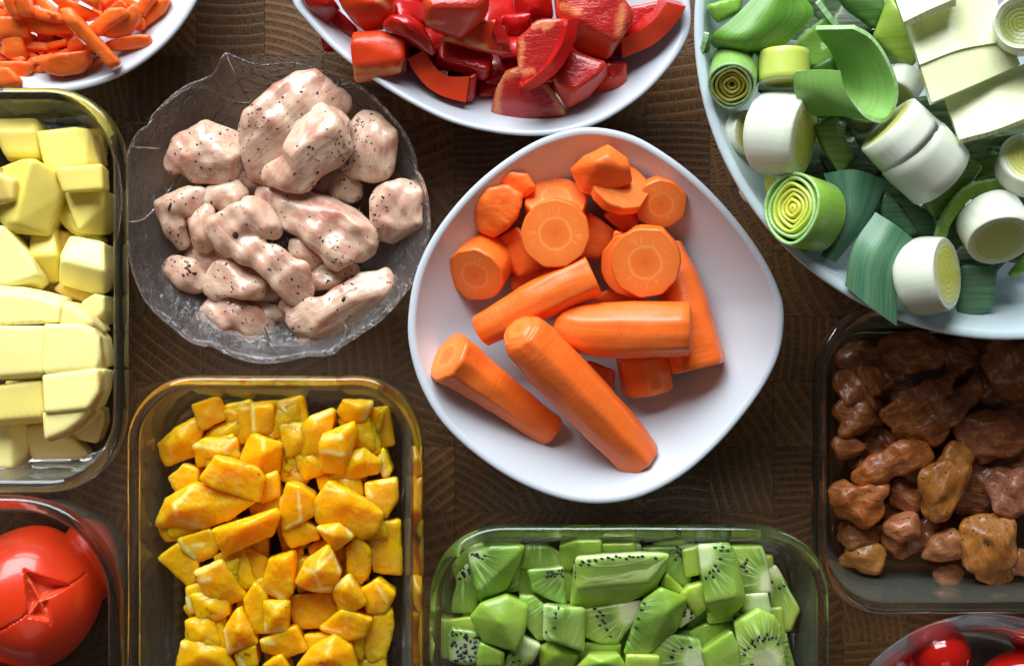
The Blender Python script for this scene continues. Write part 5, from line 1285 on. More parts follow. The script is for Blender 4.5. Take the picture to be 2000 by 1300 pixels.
ck(ZH2, 'wrinkled chicken bits in the hollow at the centre right', [[(1200, 660, 2.6, 55), (1280, 670, 2.7, 60)], [(1390, 585, 2.8, 45), (1340, 610, 2.7, 32)]])
ck(ZH2, 'little chicken piece in the hollow beside the strip', [[(1100, 480, 2.8, 72), (1160, 545, 2.7, 62)]])
ck(ZH2, 'dark pink chicken underside near the bottom', [[(760, 780, 2.3, 45), (900, 820, 2.3, 45), (1010, 850, 2.2, 42)]])
ck(ZH1, 'shaded chicken lying under the top pieces', [[(700, 760, 1.8, 120), (1000, 820, 1.8, 140), (1300, 760, 1.8, 120)]])
ck(ZH2, 'shaded chicken lying under the lower pieces', [[(560, 560, 1.6, 110), (900, 760, 1.6, 120), (1250, 620, 1.8, 150)]])

# ---------------------------------------------------------------- marinated chicken
ZM1 = Zone(1550, 600, 3.249); ZM2 = Zone(1550, 900, 3.249)
MAR = []
BR = (0.30, 0.092, 0.020); ORG = (0.42, 0.12, 0.02); YLW = (0.47, 0.18, 0.022); PNK = (0.37, 0.13, 0.045)
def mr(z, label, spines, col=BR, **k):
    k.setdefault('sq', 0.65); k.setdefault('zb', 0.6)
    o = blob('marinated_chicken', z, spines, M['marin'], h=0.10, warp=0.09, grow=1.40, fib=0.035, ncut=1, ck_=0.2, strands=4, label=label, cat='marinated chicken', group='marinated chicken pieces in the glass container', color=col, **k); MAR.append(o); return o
mr(ZM1, 'slim marinated strip at the upper left glass wall', [[(320, 460, 2.8, 55), (390, 550, 3.0, 62), (480, 610, 2.9, 50)]])
mr(ZM1, 'small egg shaped marinated piece near the upper left corner', [[(490, 430, 3.0, 60), (510, 480, 2.9, 55)]])
mr(ZM1, 'ring folded marinated piece at the left wall', [[(300, 640, 2.8, 50), (410, 660, 3.0, 55), (440, 730, 2.9, 60), (340, 770, 2.8, 55)]])
mr(ZM1, 'large dull marinated piece in the shade of the leek bowl', [[(620, 700, 2.7, 50), (740, 620, 3.1, 60), (860, 540, 3.3, 60), (960, 470, 3.2, 45)], [(680, 790, 2.8, 55), (820, 740, 3.1, 65), (960, 660, 3.3, 65), (1120, 560, 3.1, 50), (1170, 480, 3.0, 40)], [(860, 800, 3.1, 55), (940, 770, 3.1, 45)]])
mr(ZM1, 'marinated piece darkest under the leek bowl rim', [[(650, 280, 2.7, 90), (850, 270, 2.8, 100)]])
mr(ZM1, 'tall marinated piece at the right below the leek bowl', [[(1330, 320, 3.0, 110), (1390, 480, 3.0, 100)]])
mr(ZM1, 'wide dark marinated piece in the right middle', [[(1080, 760, 2.9, 55), (1180, 720, 3.1, 70), (1300, 740, 3.2, 75), (1420, 820, 3.0, 70)], [(1120, 850, 2.8, 55), (1240, 840, 3.0, 70), (1380, 880, 2.9, 60)], [(1210, 930, 2.7, 50)]], (0.34, 0.10, 0.035))
mr(ZM1, 'bright orange marinated strip running diagonally left of centre', [[(420, 1090, 2.9, 42), (560, 1010, 3.3, 66), (720, 925, 3.5, 70), (850, 945, 3.3, 48)]], ORG)
mr(ZM1, 'pale smooth marinated piece at the left wall', [[(315, 900, 2.6, 66), (390, 890, 2.6, 58)]], PNK)
mr(ZM1, 'golden block of marinated chicken at the centre, upright with a white streak', [[(930, 1090, 3.5, 95), (1020, 1090, 3.5, 88), (1000, 1220, 3.2, 90), (930, 1220, 3.2, 95), (930, 1090, 3.5, 95)], [(1010, 950, 3.2, 68), (1060, 1000, 3.2, 62)]], YLW)
mr(ZM1, 'orange marinated piece with a pale fat streak at the lower left', [[(290, 1160, 2.8, 45), (370, 1210, 3.1, 55), (480, 1200, 3.2, 55), (555, 1150, 3.1, 40)], [(300, 1280, 2.8, 60), (420, 1310, 3.0, 65), (530, 1250, 3.0, 52)]], ORG)
mr(ZM1, 'dark marinated piece between the orange and golden pieces', [[(690, 1190, 2.5, 75), (780, 1200, 2.5, 55)]], (0.32, 0.10, 0.04))
mr(ZM2, 'small reddish marinated nub below the dark piece', [[(640, 430, 2.6, 62), (725, 385, 2.9, 68)]], (0.50, 0.18, 0.08))
mr(ZM2, 'brown marinated sliver under the reddish nub', [[(700, 560, 1.8, 50), (850, 480, 2.0, 58)]], (0.30, 0.12, 0.05))
mr(ZM2, 'pale pink wrinkled marinated piece at the front', [[(870, 590, 2.4, 50), (965, 535, 2.8, 72), (1030, 560, 2.8, 58)]], (0.42, 0.17, 0.07))
mr(ZM2, 'rounded pink marinated end lying lowest at the front', [[(945, 710, 1.7, 48), (1020, 705, 1.8, 55)]], PNK)
mr(ZM2, 'big golden marinated piece with herbs at the front right', [[(1180, 430, 3.2, 82), (1290, 425, 3.3, 90), (1280, 580, 3.1, 85), (1185, 580, 3.1, 90), (1180, 430, 3.2, 82)], [(1250, 660, 2.6, 78), (1320, 720, 2.4, 58)]], YLW)
mr(ZM2, 'pink marinated piece at the right frame edge near the front', [[(1430, 650, 2.4, 62), (1520, 660, 2.4, 60)]], PNK)
mr(ZM2, 'purple brown marinated piece at the right frame edge', [[(1380, 250, 3.2, 95), (1320, 160, 2.9, 75), (1470, 190, 3.3, 105)]], (0.42, 0.16, 0.10))
mr(ZM2, 'golden tipped marinated piece in the lower left corner', [[(400, 590, 1.9, 70), (490, 610, 2.0, 72), (545, 665, 1.7, 36)], [(350, 640, 1.6, 38)]], (0.52, 0.24, 0.05))
mr(ZM2, 'dark marinated piece along the left wall near the corner', [[(350, 470, 2.0, 66), (470, 450, 2.0, 66)]], (0.26, 0.09, 0.03))
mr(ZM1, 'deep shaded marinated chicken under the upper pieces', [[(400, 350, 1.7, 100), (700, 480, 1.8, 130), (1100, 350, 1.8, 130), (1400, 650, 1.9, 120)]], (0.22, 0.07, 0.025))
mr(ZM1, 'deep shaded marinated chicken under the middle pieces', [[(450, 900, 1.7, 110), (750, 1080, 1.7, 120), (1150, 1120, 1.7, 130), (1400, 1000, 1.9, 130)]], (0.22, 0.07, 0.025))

LOW = ['thin marinated strip low at the left below the ring folded piece', 'small marinated strip above the bright orange strip', 'marinated scrap tucked beneath the bright orange strip', 'marinated sliver at the upper end of the orange strip', 'marinated strip low at the right of the golden block', 'marinated strip below and right of the golden block', 'narrow marinated strip left of the reddish nub', 'marinated scrap on the glass floor left of the brown sliver', 'marinated strip low in front of the golden block', 'marinated strip in the gap behind the big golden piece', 'marinated strip in the lower left corner behind the golden tip', 'marinated strip beside the purple brown piece', 'marinated scrap low between the ring folded and dull pieces', 'marinated strip low between the dull and wide dark pieces']
for i_, (x_, y_, a_) in enumerate([(430, 780, 0.5), (560, 880, 1.2), (620, 1080, 0.2), (800, 960, 2.2), (1130, 980, 0.8), (1180, 1180, 1.7), (700, 1330, 0.4), (620, 1480, 0.9), (850, 1400, 0.1), (1120, 1420, 1.3), (420, 1420, 0.3), (1330, 1080, 0.6), (520, 700, 1.9), (1020, 830, 2.6)]):
    dx_, dy_ = math.cos(a_) * 95, math.sin(a_) * 95
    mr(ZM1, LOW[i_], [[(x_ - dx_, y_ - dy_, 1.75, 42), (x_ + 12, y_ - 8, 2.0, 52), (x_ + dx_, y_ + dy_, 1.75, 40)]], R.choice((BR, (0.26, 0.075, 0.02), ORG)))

def marinade():
    c0 = P(1588, 596, 4.8); c1 = P(2370, 1200, 4.8)
    cx, cy, hx, hy = (c0.x + c1.x) / 2, (c0.y + c1.y) / 2, (c1.x - c0.x) / 2 - 1.42, (c0.y - c1.y) / 2 - 1.42
    lo = rrect(cx, cy, hx - 0.2, hy - 0.2, 1.6, 0.66); hi = rrect(cx, cy, hx, hy, 1.9, 0.98)
    tag(loft('marinade', [lo, hi, rrect(cx, cy, hx - 0.3, hy - 0.3, 1.6, 1.02)], M['liquid']), 'thin brown marinade pooled on the floor of the right hand container', None, None, 'stuff')
marinade()

# ---------------------------------------------------------------- orange chunks
ZO1 = Zone(220, 700, 3.1714); ZO2 = Zone(220, 890, 3.1714)
def og(z, label, pts, pith=None, **k):
    k.setdefault('thick', 1.3)
    return chunk('orange_chunk', z, pts, M['orange'], label=label, cat='orange', group='orange chunks in the glass container', L=0.105, it=1, nz=(0.05, 1.8), nz2=(0.035, 6.0), grow=0.085, pith=pith, pw=k.pop('pw', 6), **k)
og(ZO1, 'dull orange wedge at the upper left of the heap', [(285, 530, 3.3), (400, 430, 3.7), (510, 370, 3.7), (560, 400, 3.7), (500, 500, 3.6), (510, 600, 3.4), (330, 655, 3.2), (310, 620, 3.2), (420, 500, 4.0)])
og(ZO1, 'low orange bit at the top left edge of the heap', [(510, 370, 3.0), (600, 315, 3.1), (700, 330, 3.1), (640, 420, 3.1), (560, 430, 3.0)])
og(ZO1, 'orange piece below the upright block at the top', [(640, 420, 3.4), (810, 355, 3.6), (845, 450, 3.5), (780, 505, 3.4), (620, 560, 3.4), (560, 500, 3.4), (700, 450, 3.9)])
og(ZO1, 'orange wedge with a thick white pith corner, upper left', [(500, 545, 3.9), (560, 500, 4.1), (680, 540, 4.2), (760, 495, 4.2), (780, 610, 3.9), (720, 640, 3.8), (620, 610, 3.9), (530, 660, 3.6), (660, 580, 4.4)], [((690, 560), (755, 505)), ((700, 590), (770, 600)), ((500, 530), (660, 560))])
og(ZO1, 'upright orange block with a pale left edge at the top', [(858, 278, 4.0), (1000, 268, 4.1), (985, 460, 4.0), (870, 460, 4.2), (880, 300, 4.4), (990, 300, 4.4)], [((862, 290), (880, 455))])
og(ZO1, 'orange segment right of the upright block', [(1000, 288, 3.8), (1090, 330, 3.7), (1105, 420, 3.6), (1000, 462, 3.7), (1030, 370, 4.1)])
og(ZO1, 'shaded orange chunk behind the upright block', [(700, 310, 3.1), (830, 280, 3.2), (860, 330, 3.2), (840, 430, 3.1), (720, 390, 3.1)])
og(ZO1, 'two faced orange chunk above the central slab', [(838, 505, 4.1), (868, 465, 4.2), (935, 495, 4.5), (1045, 530, 4.2), (1030, 700, 3.8), (890, 715, 4.1), (790, 620, 4.0), (938, 585, 4.8)])
og(ZO1, 'largest flat slab of orange at the left middle', [(545, 745, 4.9), (640, 605, 5.2), (900, 690, 5.2), (938, 740, 5.1), (905, 880, 4.9), (620, 795, 5.1), (690, 640, 5.4)])
og(ZO1, 'long orange slab beneath the largest one, edged with pith on the left', [(272, 1030, 3.8), (330, 870, 4.2), (500, 775, 4.6), (880, 880, 4.8), (720, 992, 4.5), (580, 1044, 4.2), (390, 930, 4.8)], [((380, 900), (400, 1000)), ((400, 1000), (560, 1038)), ((400, 890), (490, 800))], pw=5)
og(ZO1, 'orange piece peeking out left of the largest slab', [(350, 740, 3.4), (440, 660, 3.6), (530, 690, 3.6), (520, 780, 3.6), (400, 830, 3.5)])
og(ZO1, 'wet shining orange chunk in the hollow right of the two faced one', [(1005, 480, 3.5), (1050, 430, 3.6), (1160, 500, 3.6), (1240, 700, 3.4), (1160, 820, 3.4), (1050, 745, 3.5), (1030, 560, 3.6), (1120, 620, 3.9)], [((1120, 690), (1170, 730))])
og(ZO1, 'tall orange wedge with a pale top at the upper right', [(1145, 455, 4.1), (1225, 365, 4.4), (1365, 315, 4.4), (1362, 400, 4.4), (1285, 500, 4.3), (1285, 640, 4.0), (1170, 650, 3.9), (1250, 420, 4.6)], [((1235, 365), (1355, 325))])
og(ZO1, 'orange cube crossed by a white band, upper right', [(1300, 470, 4.7), (1490, 400, 4.7), (1510, 460, 4.6), (1430, 600, 4.8), (1430, 712, 4.2), (1290, 690, 4.2), (1282, 560, 4.8), (1420, 480, 5.0)], [((1290, 575), (1425, 590)), ((1300, 490), (1420, 490))])
og(ZO1, 'small orange cube with a white right side at the top right', [(1395, 330, 4.4), (1430, 260, 4.5), (1608, 268, 4.5), (1558, 395, 4.3), (1440, 380, 4.3), (1540, 300, 4.8)], [((1590, 280), (1560, 385)), ((1550, 380), (1600, 290))], pw=5)
og(ZO1, 'flat orange piece at the top right corner', [(1560, 380, 3.5), (1680, 320, 3.6), (1645, 455, 3.5), (1520, 440, 3.5)])
og(ZO1, 'dim orange piece under the small cube', [(1500, 460, 3.4), (1640, 450, 3.4), (1665, 595, 3.3), (1560, 570, 3.4)])
og(ZO1, 'round backed orange segment below the banded cube', [(1345, 745, 3.9), (1440, 600, 4.2), (1560, 555, 4.2), (1662, 640, 4.0), (1640, 700, 3.9), (1480, 745, 3.9), (1520, 640, 4.5)])
og(ZO1, 'whitish scrap of orange pith at the right wall', [(1640, 640, 3.7), (1675, 560, 3.8), (1722, 690, 3.7), (1685, 745, 3.6)], [((1660, 620), (1690, 720))], pw=9)
og(ZO1, 'small orange block tucked right of the largest slab', [(900, 750, 4.4), (1010, 705, 4.5), (1027, 850, 4.3), (920, 885, 4.2)], [((910, 740), (1005, 715))], pw=4)
og(ZO1, 'upright orange wedge in the very middle with a white ridge', [(1040, 900, 4.7), (1085, 770, 5.0), (1150, 790, 5.2), (1235, 850, 4.9), (1255, 960, 4.7), (1165, 1010, 4.8), (1060, 1065, 4.5)], [((1148, 820), (1168, 1005)), ((1085, 1040), (1160, 1005))], pw=4)
og(ZO1, 'orange chunk just below the upright wedge', [(1055, 1065, 4.4), (1170, 1005, 4.6), (1260, 1055, 4.5), (1275, 1110, 4.3), (1110, 1165, 4.2), (1070, 1115, 4.2)])
og(ZO1, 'big triangular orange slab right of the middle', [(1240, 900, 4.8), (1340, 765, 5.1), (1460, 820, 5.1), (1672, 960, 4.8), (1640, 1065, 4.6), (1560, 1112, 4.5), (1270, 1015, 4.7), (1420, 880, 5.3)], [((1320, 800), (1420, 825))], pw=5)
og(ZO1, 'orange chunk with a white crown at the right wall', [(1570, 775, 4.0), (1750, 745, 4.1), (1762, 865, 3.9), (1690, 982, 3.8), (1580, 865, 4.0)], [((1650, 765), (1745, 755)), ((1580, 800), (1600, 860))], pw=5)
og(ZO1, 'long orange bar lying across the centre left', [(615, 1065, 5.0), (1010, 938, 5.1), (1030, 965, 5.1), (985, 1090, 4.7), (690, 1212, 4.6), (650, 1150, 4.9), (830, 1030, 5.4)])
og(ZO1, 'orange scrap below the long slab at the left', [(280, 1040, 3.5), (400, 1020, 3.7), (600, 1050, 3.7), (560, 1105, 3.6), (420, 1100, 3.6), (330, 1125, 3.4)])
og(ZO1, 'orange piece with a broad white left edge below the bar', [(408, 1120, 4.1), (600, 1060, 4.3), (665, 1130, 4.2), (640, 1195, 4.1), (500, 1242, 3.9), (430, 1190, 4.0)], [((415, 1130), (510, 1235)), ((500, 1160), (560, 1150))])
og(ZO1, 'orange lump bulging at the left side', [(283, 1235, 3.6), (400, 1150, 3.9), (520, 1240, 3.9), (520, 1365, 3.6), (470, 1405, 3.5)])
og(ZO1, 'pith edged orange wedge under the triangular slab', [(1268, 1045, 5.0), (1400, 1028, 5.2), (1485, 1100, 5.0), (1380, 1185, 4.8), (1370, 1090, 5.4)], [((1275, 1045), (1330, 1070)), ((1450, 1040), (1480, 1110))], pw=5)
og(ZO1, 'tall smooth orange slice against the right wall', [(1590, 1100, 3.7), (1660, 1015, 3.8), (1772, 1005, 3.6), (1788, 1340, 3.3), (1620, 1315, 3.5), (1600, 1200, 3.8)], [((1600, 1100), (1605, 1290))], pw=4)
og(ZO1, 'orange chunk beside the tall smooth slice', [(1455, 1180, 4.3), (1520, 1098, 4.4), (1592, 1180, 4.3), (1582, 1325, 4.0), (1540, 1392, 3.9), (1460, 1325, 4.1)])
og(ZO2, 'orange piece with a bright white corner left of the lower middle', [(508, 720, 4.3), (670, 648, 4.7), (700, 790, 4.5), (825, 870, 4.0), (620, 955, 3.9), (550, 770, 4.4)], [((515, 725), (665, 655)), ((530, 770), (600, 760))], pw=7)
og(ZO2, 'dusky orange chunk in the hollow below the long bar', [(680, 650, 3.8), (840, 570, 4.0), (950, 640, 3.9), (945, 760, 3.8), (840, 805, 3.7), (720, 740, 3.8)])
og(ZO2, 'upright pale orange block in the lower middle', [(975, 640, 4.8), (1112, 600, 5.0), (1112, 840, 4.8), (1062, 895, 4.5), (928, 822, 4.4), (1060, 640, 5.2)], [((985, 830), (1060, 880))], pw=5)
og(ZO2, 'orange chunk with a white star of membranes, lower right', [(1135, 785, 4.9), (1200, 650, 5.1), (1335, 555, 5.1), (1412, 725, 5.0), (1352, 835, 4.8), (1230, 835, 4.8), (1270, 700, 5.5)], [((1175, 690), (1250, 720)), ((1250, 720), (1370, 600)), ((1250, 720), (1290, 820)), ((1240, 830), (1360, 815)), ((1385, 640), (1405, 720))], pw=5)
og(ZO2, 'wet orange cube with a white top edge below the star', [(1358, 820, 4.7), (1465, 738, 4.9), (1570, 910, 4.6), (1420, 995, 4.4), (1440, 820, 5.1)], [((1370, 810), (1460, 750)), ((1465, 760), (1490, 800))], pw=5)
og(ZO2, 'orange piece with wet membranes at the right, below the tall slice', [(1540, 830, 4.1), (1640, 768, 4.3), (1745, 850, 4.1), (1690, 975, 3.9), (1580, 962, 4.0)], [((1640, 800), (1700, 900))], pw=4)
og(ZO2, 'low orange piece at the left below the bulging lump', [(448, 940, 3.3), (560, 850, 3.6), (625, 955, 3.5), (560, 1055, 3.2), (500, 1035, 3.2)])
og(ZO2, 'dull orange chunk left of the membrane edged block', [(818, 885, 4.3), (880, 790, 4.5), (950, 850, 4.5), (960, 1095, 4.2), (850, 1095, 4.1)])
og(ZO2, 'orange block with a pale bottom edge, lower middle', [(938, 900, 4.6), (1092, 900, 4.7), (1080, 1085, 4.4), (950, 1092, 4.4), (1010, 980, 5.0)], [((950, 1082), (1070, 1080)), ((940, 1040), (955, 1080))], pw=5)
og(ZO2, 'shadowed orange chunk under the star piece', [(1090, 880, 3.9), (1355, 850, 4.0), (1412, 985, 3.8), (1300, 1055, 3.7), (1130, 1065, 3.7)])
og(ZO2, 'leaf shaped orange wedge with pith on its left, near the bottom', [(688, 1085, 4.4), (780, 945, 4.7), (850, 1080, 4.6), (892, 1155, 4.3), (720, 1225, 4.2), (780, 1080, 5.0)], [((695, 1080), (715, 1215)), ((715, 1215), (800, 1180))], pw=5)
og(ZO2, 'orange chunk half covered by the leaf shaped wedge', [(555, 1105, 3.5), (600, 978, 3.7), (690, 1000, 3.8), (705, 1165, 3.5)])
og(ZO2, 'orange chunk with a pale lower left edge at the bottom middle', [(918, 1145, 4.3), (1130, 1058, 4.5), (1202, 1195, 4.2), (1060, 1245, 4.0), (930, 1205, 4.1)], [((925, 1145), (1000, 1160))], pw=6)
og(ZO2, 'ragged orange segment at the lower right', [(1285, 1065, 4.4), (1420, 958, 4.7), (1605, 1010, 4.5), (1560, 1115, 4.3), (1440, 1135, 4.2)], [((1300, 1060), (1410, 1090))], pw=4)
og(ZO2, 'tall orange piece against the right wall near the bottom', [(1570, 1000, 3.8), (1722, 955, 3.8), (1732, 1065, 3.7), (1685, 1245, 3.5), (1590, 1285, 3.5), (1540, 1150, 3.8)])
og(ZO2, 'orange chunk with a white speck cut by the bottom frame edge on the left', [(428, 1150, 4.0), (540, 1150, 4.2), (690, 1200, 4.2), (770, 1330, 4.0), (390, 1340, 3.8), (560, 1230, 4.5)], [((430, 1160), (450, 1180))], pw=6)
og(ZO2, 'big domed orange chunk at the bottom frame edge on the right', [(1140, 1300, 4.8), (1250, 1180, 5.1), (1370, 1118, 5.1), (1475, 1190, 4.9), (1520, 1340, 4.6), (1330, 1240, 5.5), (1150, 1380, 4.6)])
og(ZO2, 'narrow orange bit between two lower right pieces', [(1440, 1135, 3.9), (1560, 1112, 4.0), (1542, 1255, 3.7), (1470, 1225, 3.8)])
og(ZO2, 'orange bit peeking in at the bottom middle', [(935, 1300, 4.2), (1040, 1238, 4.4), (1095, 1320, 4.2), (1000, 1370, 4.0)])
og(ZO2, 'orange chunk with shredded membrane at the bottom left of centre', [(758, 1235, 4.1), (880, 1178, 4.4), (885, 1295, 4.2), (800, 1345, 4.0)], [((790, 1250), (830, 1330))], pw=5)
og(ZO2, 'low orange piece at the bottom right wall', [(1540, 1270, 3.5), (1680, 1250, 3.5), (1690, 1360, 3.4), (1540, 1370, 3.4)])
for i in range(75):
    x = R.uniform(430, 1640); y = R.uniform(330, 1880); w = R.uniform(90, 130)
    if y > 1300: x = max(x, 560)
    q = R.uniform(3.0, 4.1)
    og(ZO1, 'orange chunk visible only in the gaps low in the heap', [(x - w, y - w * R.uniform(.3, 1), q), (x + w * R.uniform(.2, 1), y - w, q + R.uniform(-.2, .3)), (x + w, y + w * R.uniform(.2, 1), q), (x - w * R.uniform(.2, 1), y + w, q - .1), (x, y, q + R.uniform(.1, .4))], [((x - w, y), (x - w * .6, y + w))] if i % 3 == 0 else None)

# ---------------------------------------------------------------- kiwi
ZK1 = Zone(860, 1030, 4.815); ZK2 = Zone(1220, 1030, 4.815)
KIWI = []
def seed_mesh():
    bm = bmesh.new(); bmesh.ops.create_icosphere(bm, subdivisions=1, radius=1.0)
    me = bpy.data.meshes.new('seed')
    me.from_pydata([(v.co.x * (0.105 if v.co.x > 0 else 0.095), v.co.y * 0.062 * (1 - 0.25 * v.co.x), v.co.z * 0.045) for v in bm.verts], [], [[v.index for v in f.verts] for f in bm.faces])
    bm.free(); me.materials.append(M['seed'])
    for p in me.polygons: p.use_smooth = True
    return me
SEED_ME = seed_mesh()
def tree_of(o):
    m = o.matrix_basis
    return BVHTree.FromPolygons([(v.co + o.location) * 100 for v in o.data.vertices], [list(p.vertices) for p in o.data.polygons])
def seeds_on(o, zone, pts, size=1.0):
    """Small dark pips pressed into the piece where they show."""
    bv = tree_of(o)
    eye = Vector((0, 0, CH))
    for x, y, a in pts:
        t = zone.P(x, y, 2.0); d = (t - eye).normalized()
        hit, nrm, idx, dist = bv.ray_cast(eye, d)
        if hit is None: continue
        nrm = nrm.normalized()
        dirv = Vector((math.cos(a), -math.sin(a), 0)); dirv = (dirv - nrm * dirv.dot(nrm)).normalized(); side = nrm.cross(dirv)
        s = size * R.uniform(0.85, 1.15) * 0.01
        p = bpy.data.objects.new('seed', SEED_ME); COL.objects.link(p)
        p.parent = o
        m = Matrix((dirv * s, side * s, nrm * s)).transposed().to_4x4()
        m.translation = (hit + nrm * 0.004) * 0.01 - o.location
        p.matrix_local = m
def arc(cx, cy, r, a0, a1, n, j=14):
    out = []
    for i in range(n):
        a = math.radians(a0 + (a1 - a0) * (i + 0.5) / n + R.uniform(-4, 4)); q = r + R.uniform(-j, j) * 2
        out.append((cx + q * math.cos(a), cy + q * math.sin(a), a))
    return out
def scat(x0, y0, x1, y1, n):
    return [(R.uniform(x0, x1), R.uniform(y0, y1), R.uniform(0, 3)) for _ in range(n)]
def kw(z, label, pts, core=None, seeds=None, **k):
    k.setdefault('thick', 1.4)
    if core is None:
        cx = sum(p[0] for p in pts) / len(pts); cy = sum(p[1] for p in pts) / len(pts)
        core = (cx + 380, cy + 420, 3.0)
    o = chunk('kiwi_chunk', z, pts, M['kiwi'], label=label, cat='kiwi', group='kiwi chunks in the glass container', L=0.12, it=1, nz=(0.03, 1.3), grow=0.06, frame=core, **k)
    if seeds: seeds_on(o, z, seeds)
    KIWI.append(o); return o
X_AX = (1, 0.05, 0.02)
kw(ZK1, 'kiwi wedge with a seeded tip in the upper left corner', [(272, 255, 4.5), (480, 180, 4.8), (785, 175, 4.7), (740, 330, 4.4), (360, 590, 4.7), (380, 700, 3.7), (300, 520, 4.2), (620, 570, 3.9)], (235, 205, 4.5), [(330, 260, 0.4), (360, 275, 0.5), (395, 290, 0.3), (350, 250, 0.8), (420, 262, 0.3), (300, 250, 0)])
kw(ZK1, 'small kiwi piece with seeds at the left wall', [(165, 455, 3.5), (250, 345, 3.6), (300, 520, 3.6), (350, 660, 3.5), (330, 792, 3.2), (108, 792, 3.1), (150, 620, 3.4)], (210, 300, 3.5), scat(170, 380, 290, 540, 12))
kw(ZK1, 'shaded fan streaked kiwi piece at the top', [(790, 180, 3.5), (1000, 180, 3.7), (1130, 250, 3.6), (1155, 390, 3.4), (900, 392, 3.4), (760, 372, 3.4)], (930, -60, 3.4))
kw(ZK1, 'pale kiwi block at the top, left of its twin', [(1128, 172, 4.0), (1290, 128, 4.3), (1512, 120, 4.3), (1512, 240, 4.2), (1290, 285, 4.0), (1200, 400, 3.6), (1150, 400, 3.5)], (2000, 900, 3.0))
kw(ZK1, 'pale kiwi block at the top, right of its twin', [(1516, 160, 4.1), (1820, 152, 4.1), (1832, 250, 4.0), (1516, 255, 4.0)], (2300, 900, 3.0))
kw(ZK1, 'dark seeded kiwi bit behind the large slab', [(1820, 160, 3.6), (1880, 165, 3.6), (1900, 255, 3.5), (1830, 260, 3.5)], (1930, 250, 3.5), scat(1870, 170, 1900, 250, 6))
kw(ZK1, 'quarter round kiwi piece with a seed cluster, upper middle', [(828, 402, 4.3), (1150, 378, 4.4), (1178, 722, 4.0), (1000, 650, 4.0), (870, 580, 4.0)], (1235, 330, 4.2), [(1010, 415, 0), (1050, 410, .3), (1095, 430, .2), (1030, 450, .5), (1075, 455, .2), (1000, 460, 1), (1115, 400, .4), (1130, 430, .9), (1150, 455, 1), (1060, 432, .1), (1145, 400, 1.2)])
kw(ZK1, 'longest kiwi slab with a row of seeds along its upper edge', [(1265, 325, 5.1), (1290, 285, 5.3), (1560, 268, 5.5), (1900, 250, 5.5), (2145, 255, 5.3), (2140, 340, 5.0), (1290, 560, 5.2), (1980, 490, 5.2), (1230, 742, 4.2), (1310, 752, 4.1), (1760, 692, 4.2), (2010, 590, 4.3), (1250, 560, 4.7)], (1500, 130, 5.2, X_AX), [(1262, 320, 1.2), (1268, 420, 1.4), (1270, 460, 1.4), (1320, 345, .5), (1340, 320, .6), (1395, 345, .5), (1400, 310, .4), (1460, 305, .5), (1520, 290, .4), (1580, 280, .3), (1620, 295, .3), (1655, 268, .3), (1690, 278, .3), (1750, 290, .5), (1780, 268, .3), (1815, 274, .3), (1860, 275, .2), (1900, 268, .2), (2025, 285, .7)])
kw(ZK1, 'smooth yellow green kiwi lump with a torn flap at the left', [(288, 832, 4.4), (380, 720, 4.7), (620, 640, 4.8), (820, 730, 4.8), (790, 900, 4.9), (780, 1030, 4.8), (720, 1155, 4.6), (640, 1140, 4.4), (400, 1062, 4.2), (560, 880, 5.1)], (1150, 1650, 3.0))
kw(ZK1, 'curved kiwi wedge between the lump and the small cube', [(750, 640, 3.9), (870, 640, 4.0), (982, 740, 4.0), (972, 1052, 3.6), (920, 1052, 3.6), (800, 900, 3.9)], (1150, 560, 3.6), [(830, 1010, .5), (850, 1030, .6)])
kw(ZK1, 'kiwi cube with a broken column of seeds', [(980, 728, 4.7), (1355, 765, 4.8), (1347, 1152, 4.4), (978, 1040, 4.4), (1150, 760, 5.0), (1140, 1090, 4.7)], (860, 900, 4.4, (0.03, 1, 0.03)), [(1112, 752, 1.4), (1085, 805, 1.3), (1085, 845, .8), (1073, 935, .4), (995, 978, 1.2)])
kw(ZK1, 'kiwi cube crowded with seeds at the left wall', [(78, 1010, 4.0), (110, 955, 4.1), (330, 978, 4.1), (375, 1065, 4.0), (365, 1255, 3.8), (230, 1285, 3.6), (88, 1245, 3.7)], (220, 1120, 2.6), scat(95, 970, 365, 1250, 46))
kw(ZK1, 'pale kiwi block right of the seed crowded cube', [(380, 1085, 4.2), (600, 1180, 4.2), (585, 1295, 4.0), (350, 1300, 3.9), (355, 1180, 4.1)], (900, 1900, 3.0))
kw(ZK1, 'kiwi chunk with a white core and a few seeds at the bottom', [(660, 1160, 4.1), (780, 1035, 4.5), (938, 1110, 4.4), (865, 1265, 4.0), (700, 1330, 3.8), (590, 1320, 3.7)], (860, 1080, 4.2), [(685, 1190, .5), (685, 1260, .8), (745, 1250, 0)])
kw(ZK1, 'plain mid green kiwi wedge near the bottom', [(930, 1130, 3.9), (1060, 1078, 4.1), (1295, 1205, 3.9), (1230, 1330, 3.6), (940, 1330, 3.6), (1100, 1180, 4.3)])
kw(ZK1, 'wet dark kiwi slice with a white core below the longest slab', [(1358, 775, 4.2), (1600, 748, 4.3), (1892, 685, 4.2), (1882, 805, 4.1), (1700, 985, 3.9), (1660, 1080, 3.8), (1500, 1085, 3.8), (1358, 1022, 3.9)], (1800, 770, 4.1), [(1500, 790, .6), (1475, 830, .8), (1530, 820, .3), (1525, 870, .9), (1500, 915, .4), (1560, 950, .2), (1545, 890, .7), (1600, 1020, .3), (1450, 760, .3), (1570, 960, .9)])
kw(ZK1, 'narrow bright kiwi bar below the wet slice', [(1345, 1085, 3.7), (1692, 1098, 3.7), (1682, 1205, 3.4), (1345, 1205, 3.4)], (1500, 2000, 3.0))
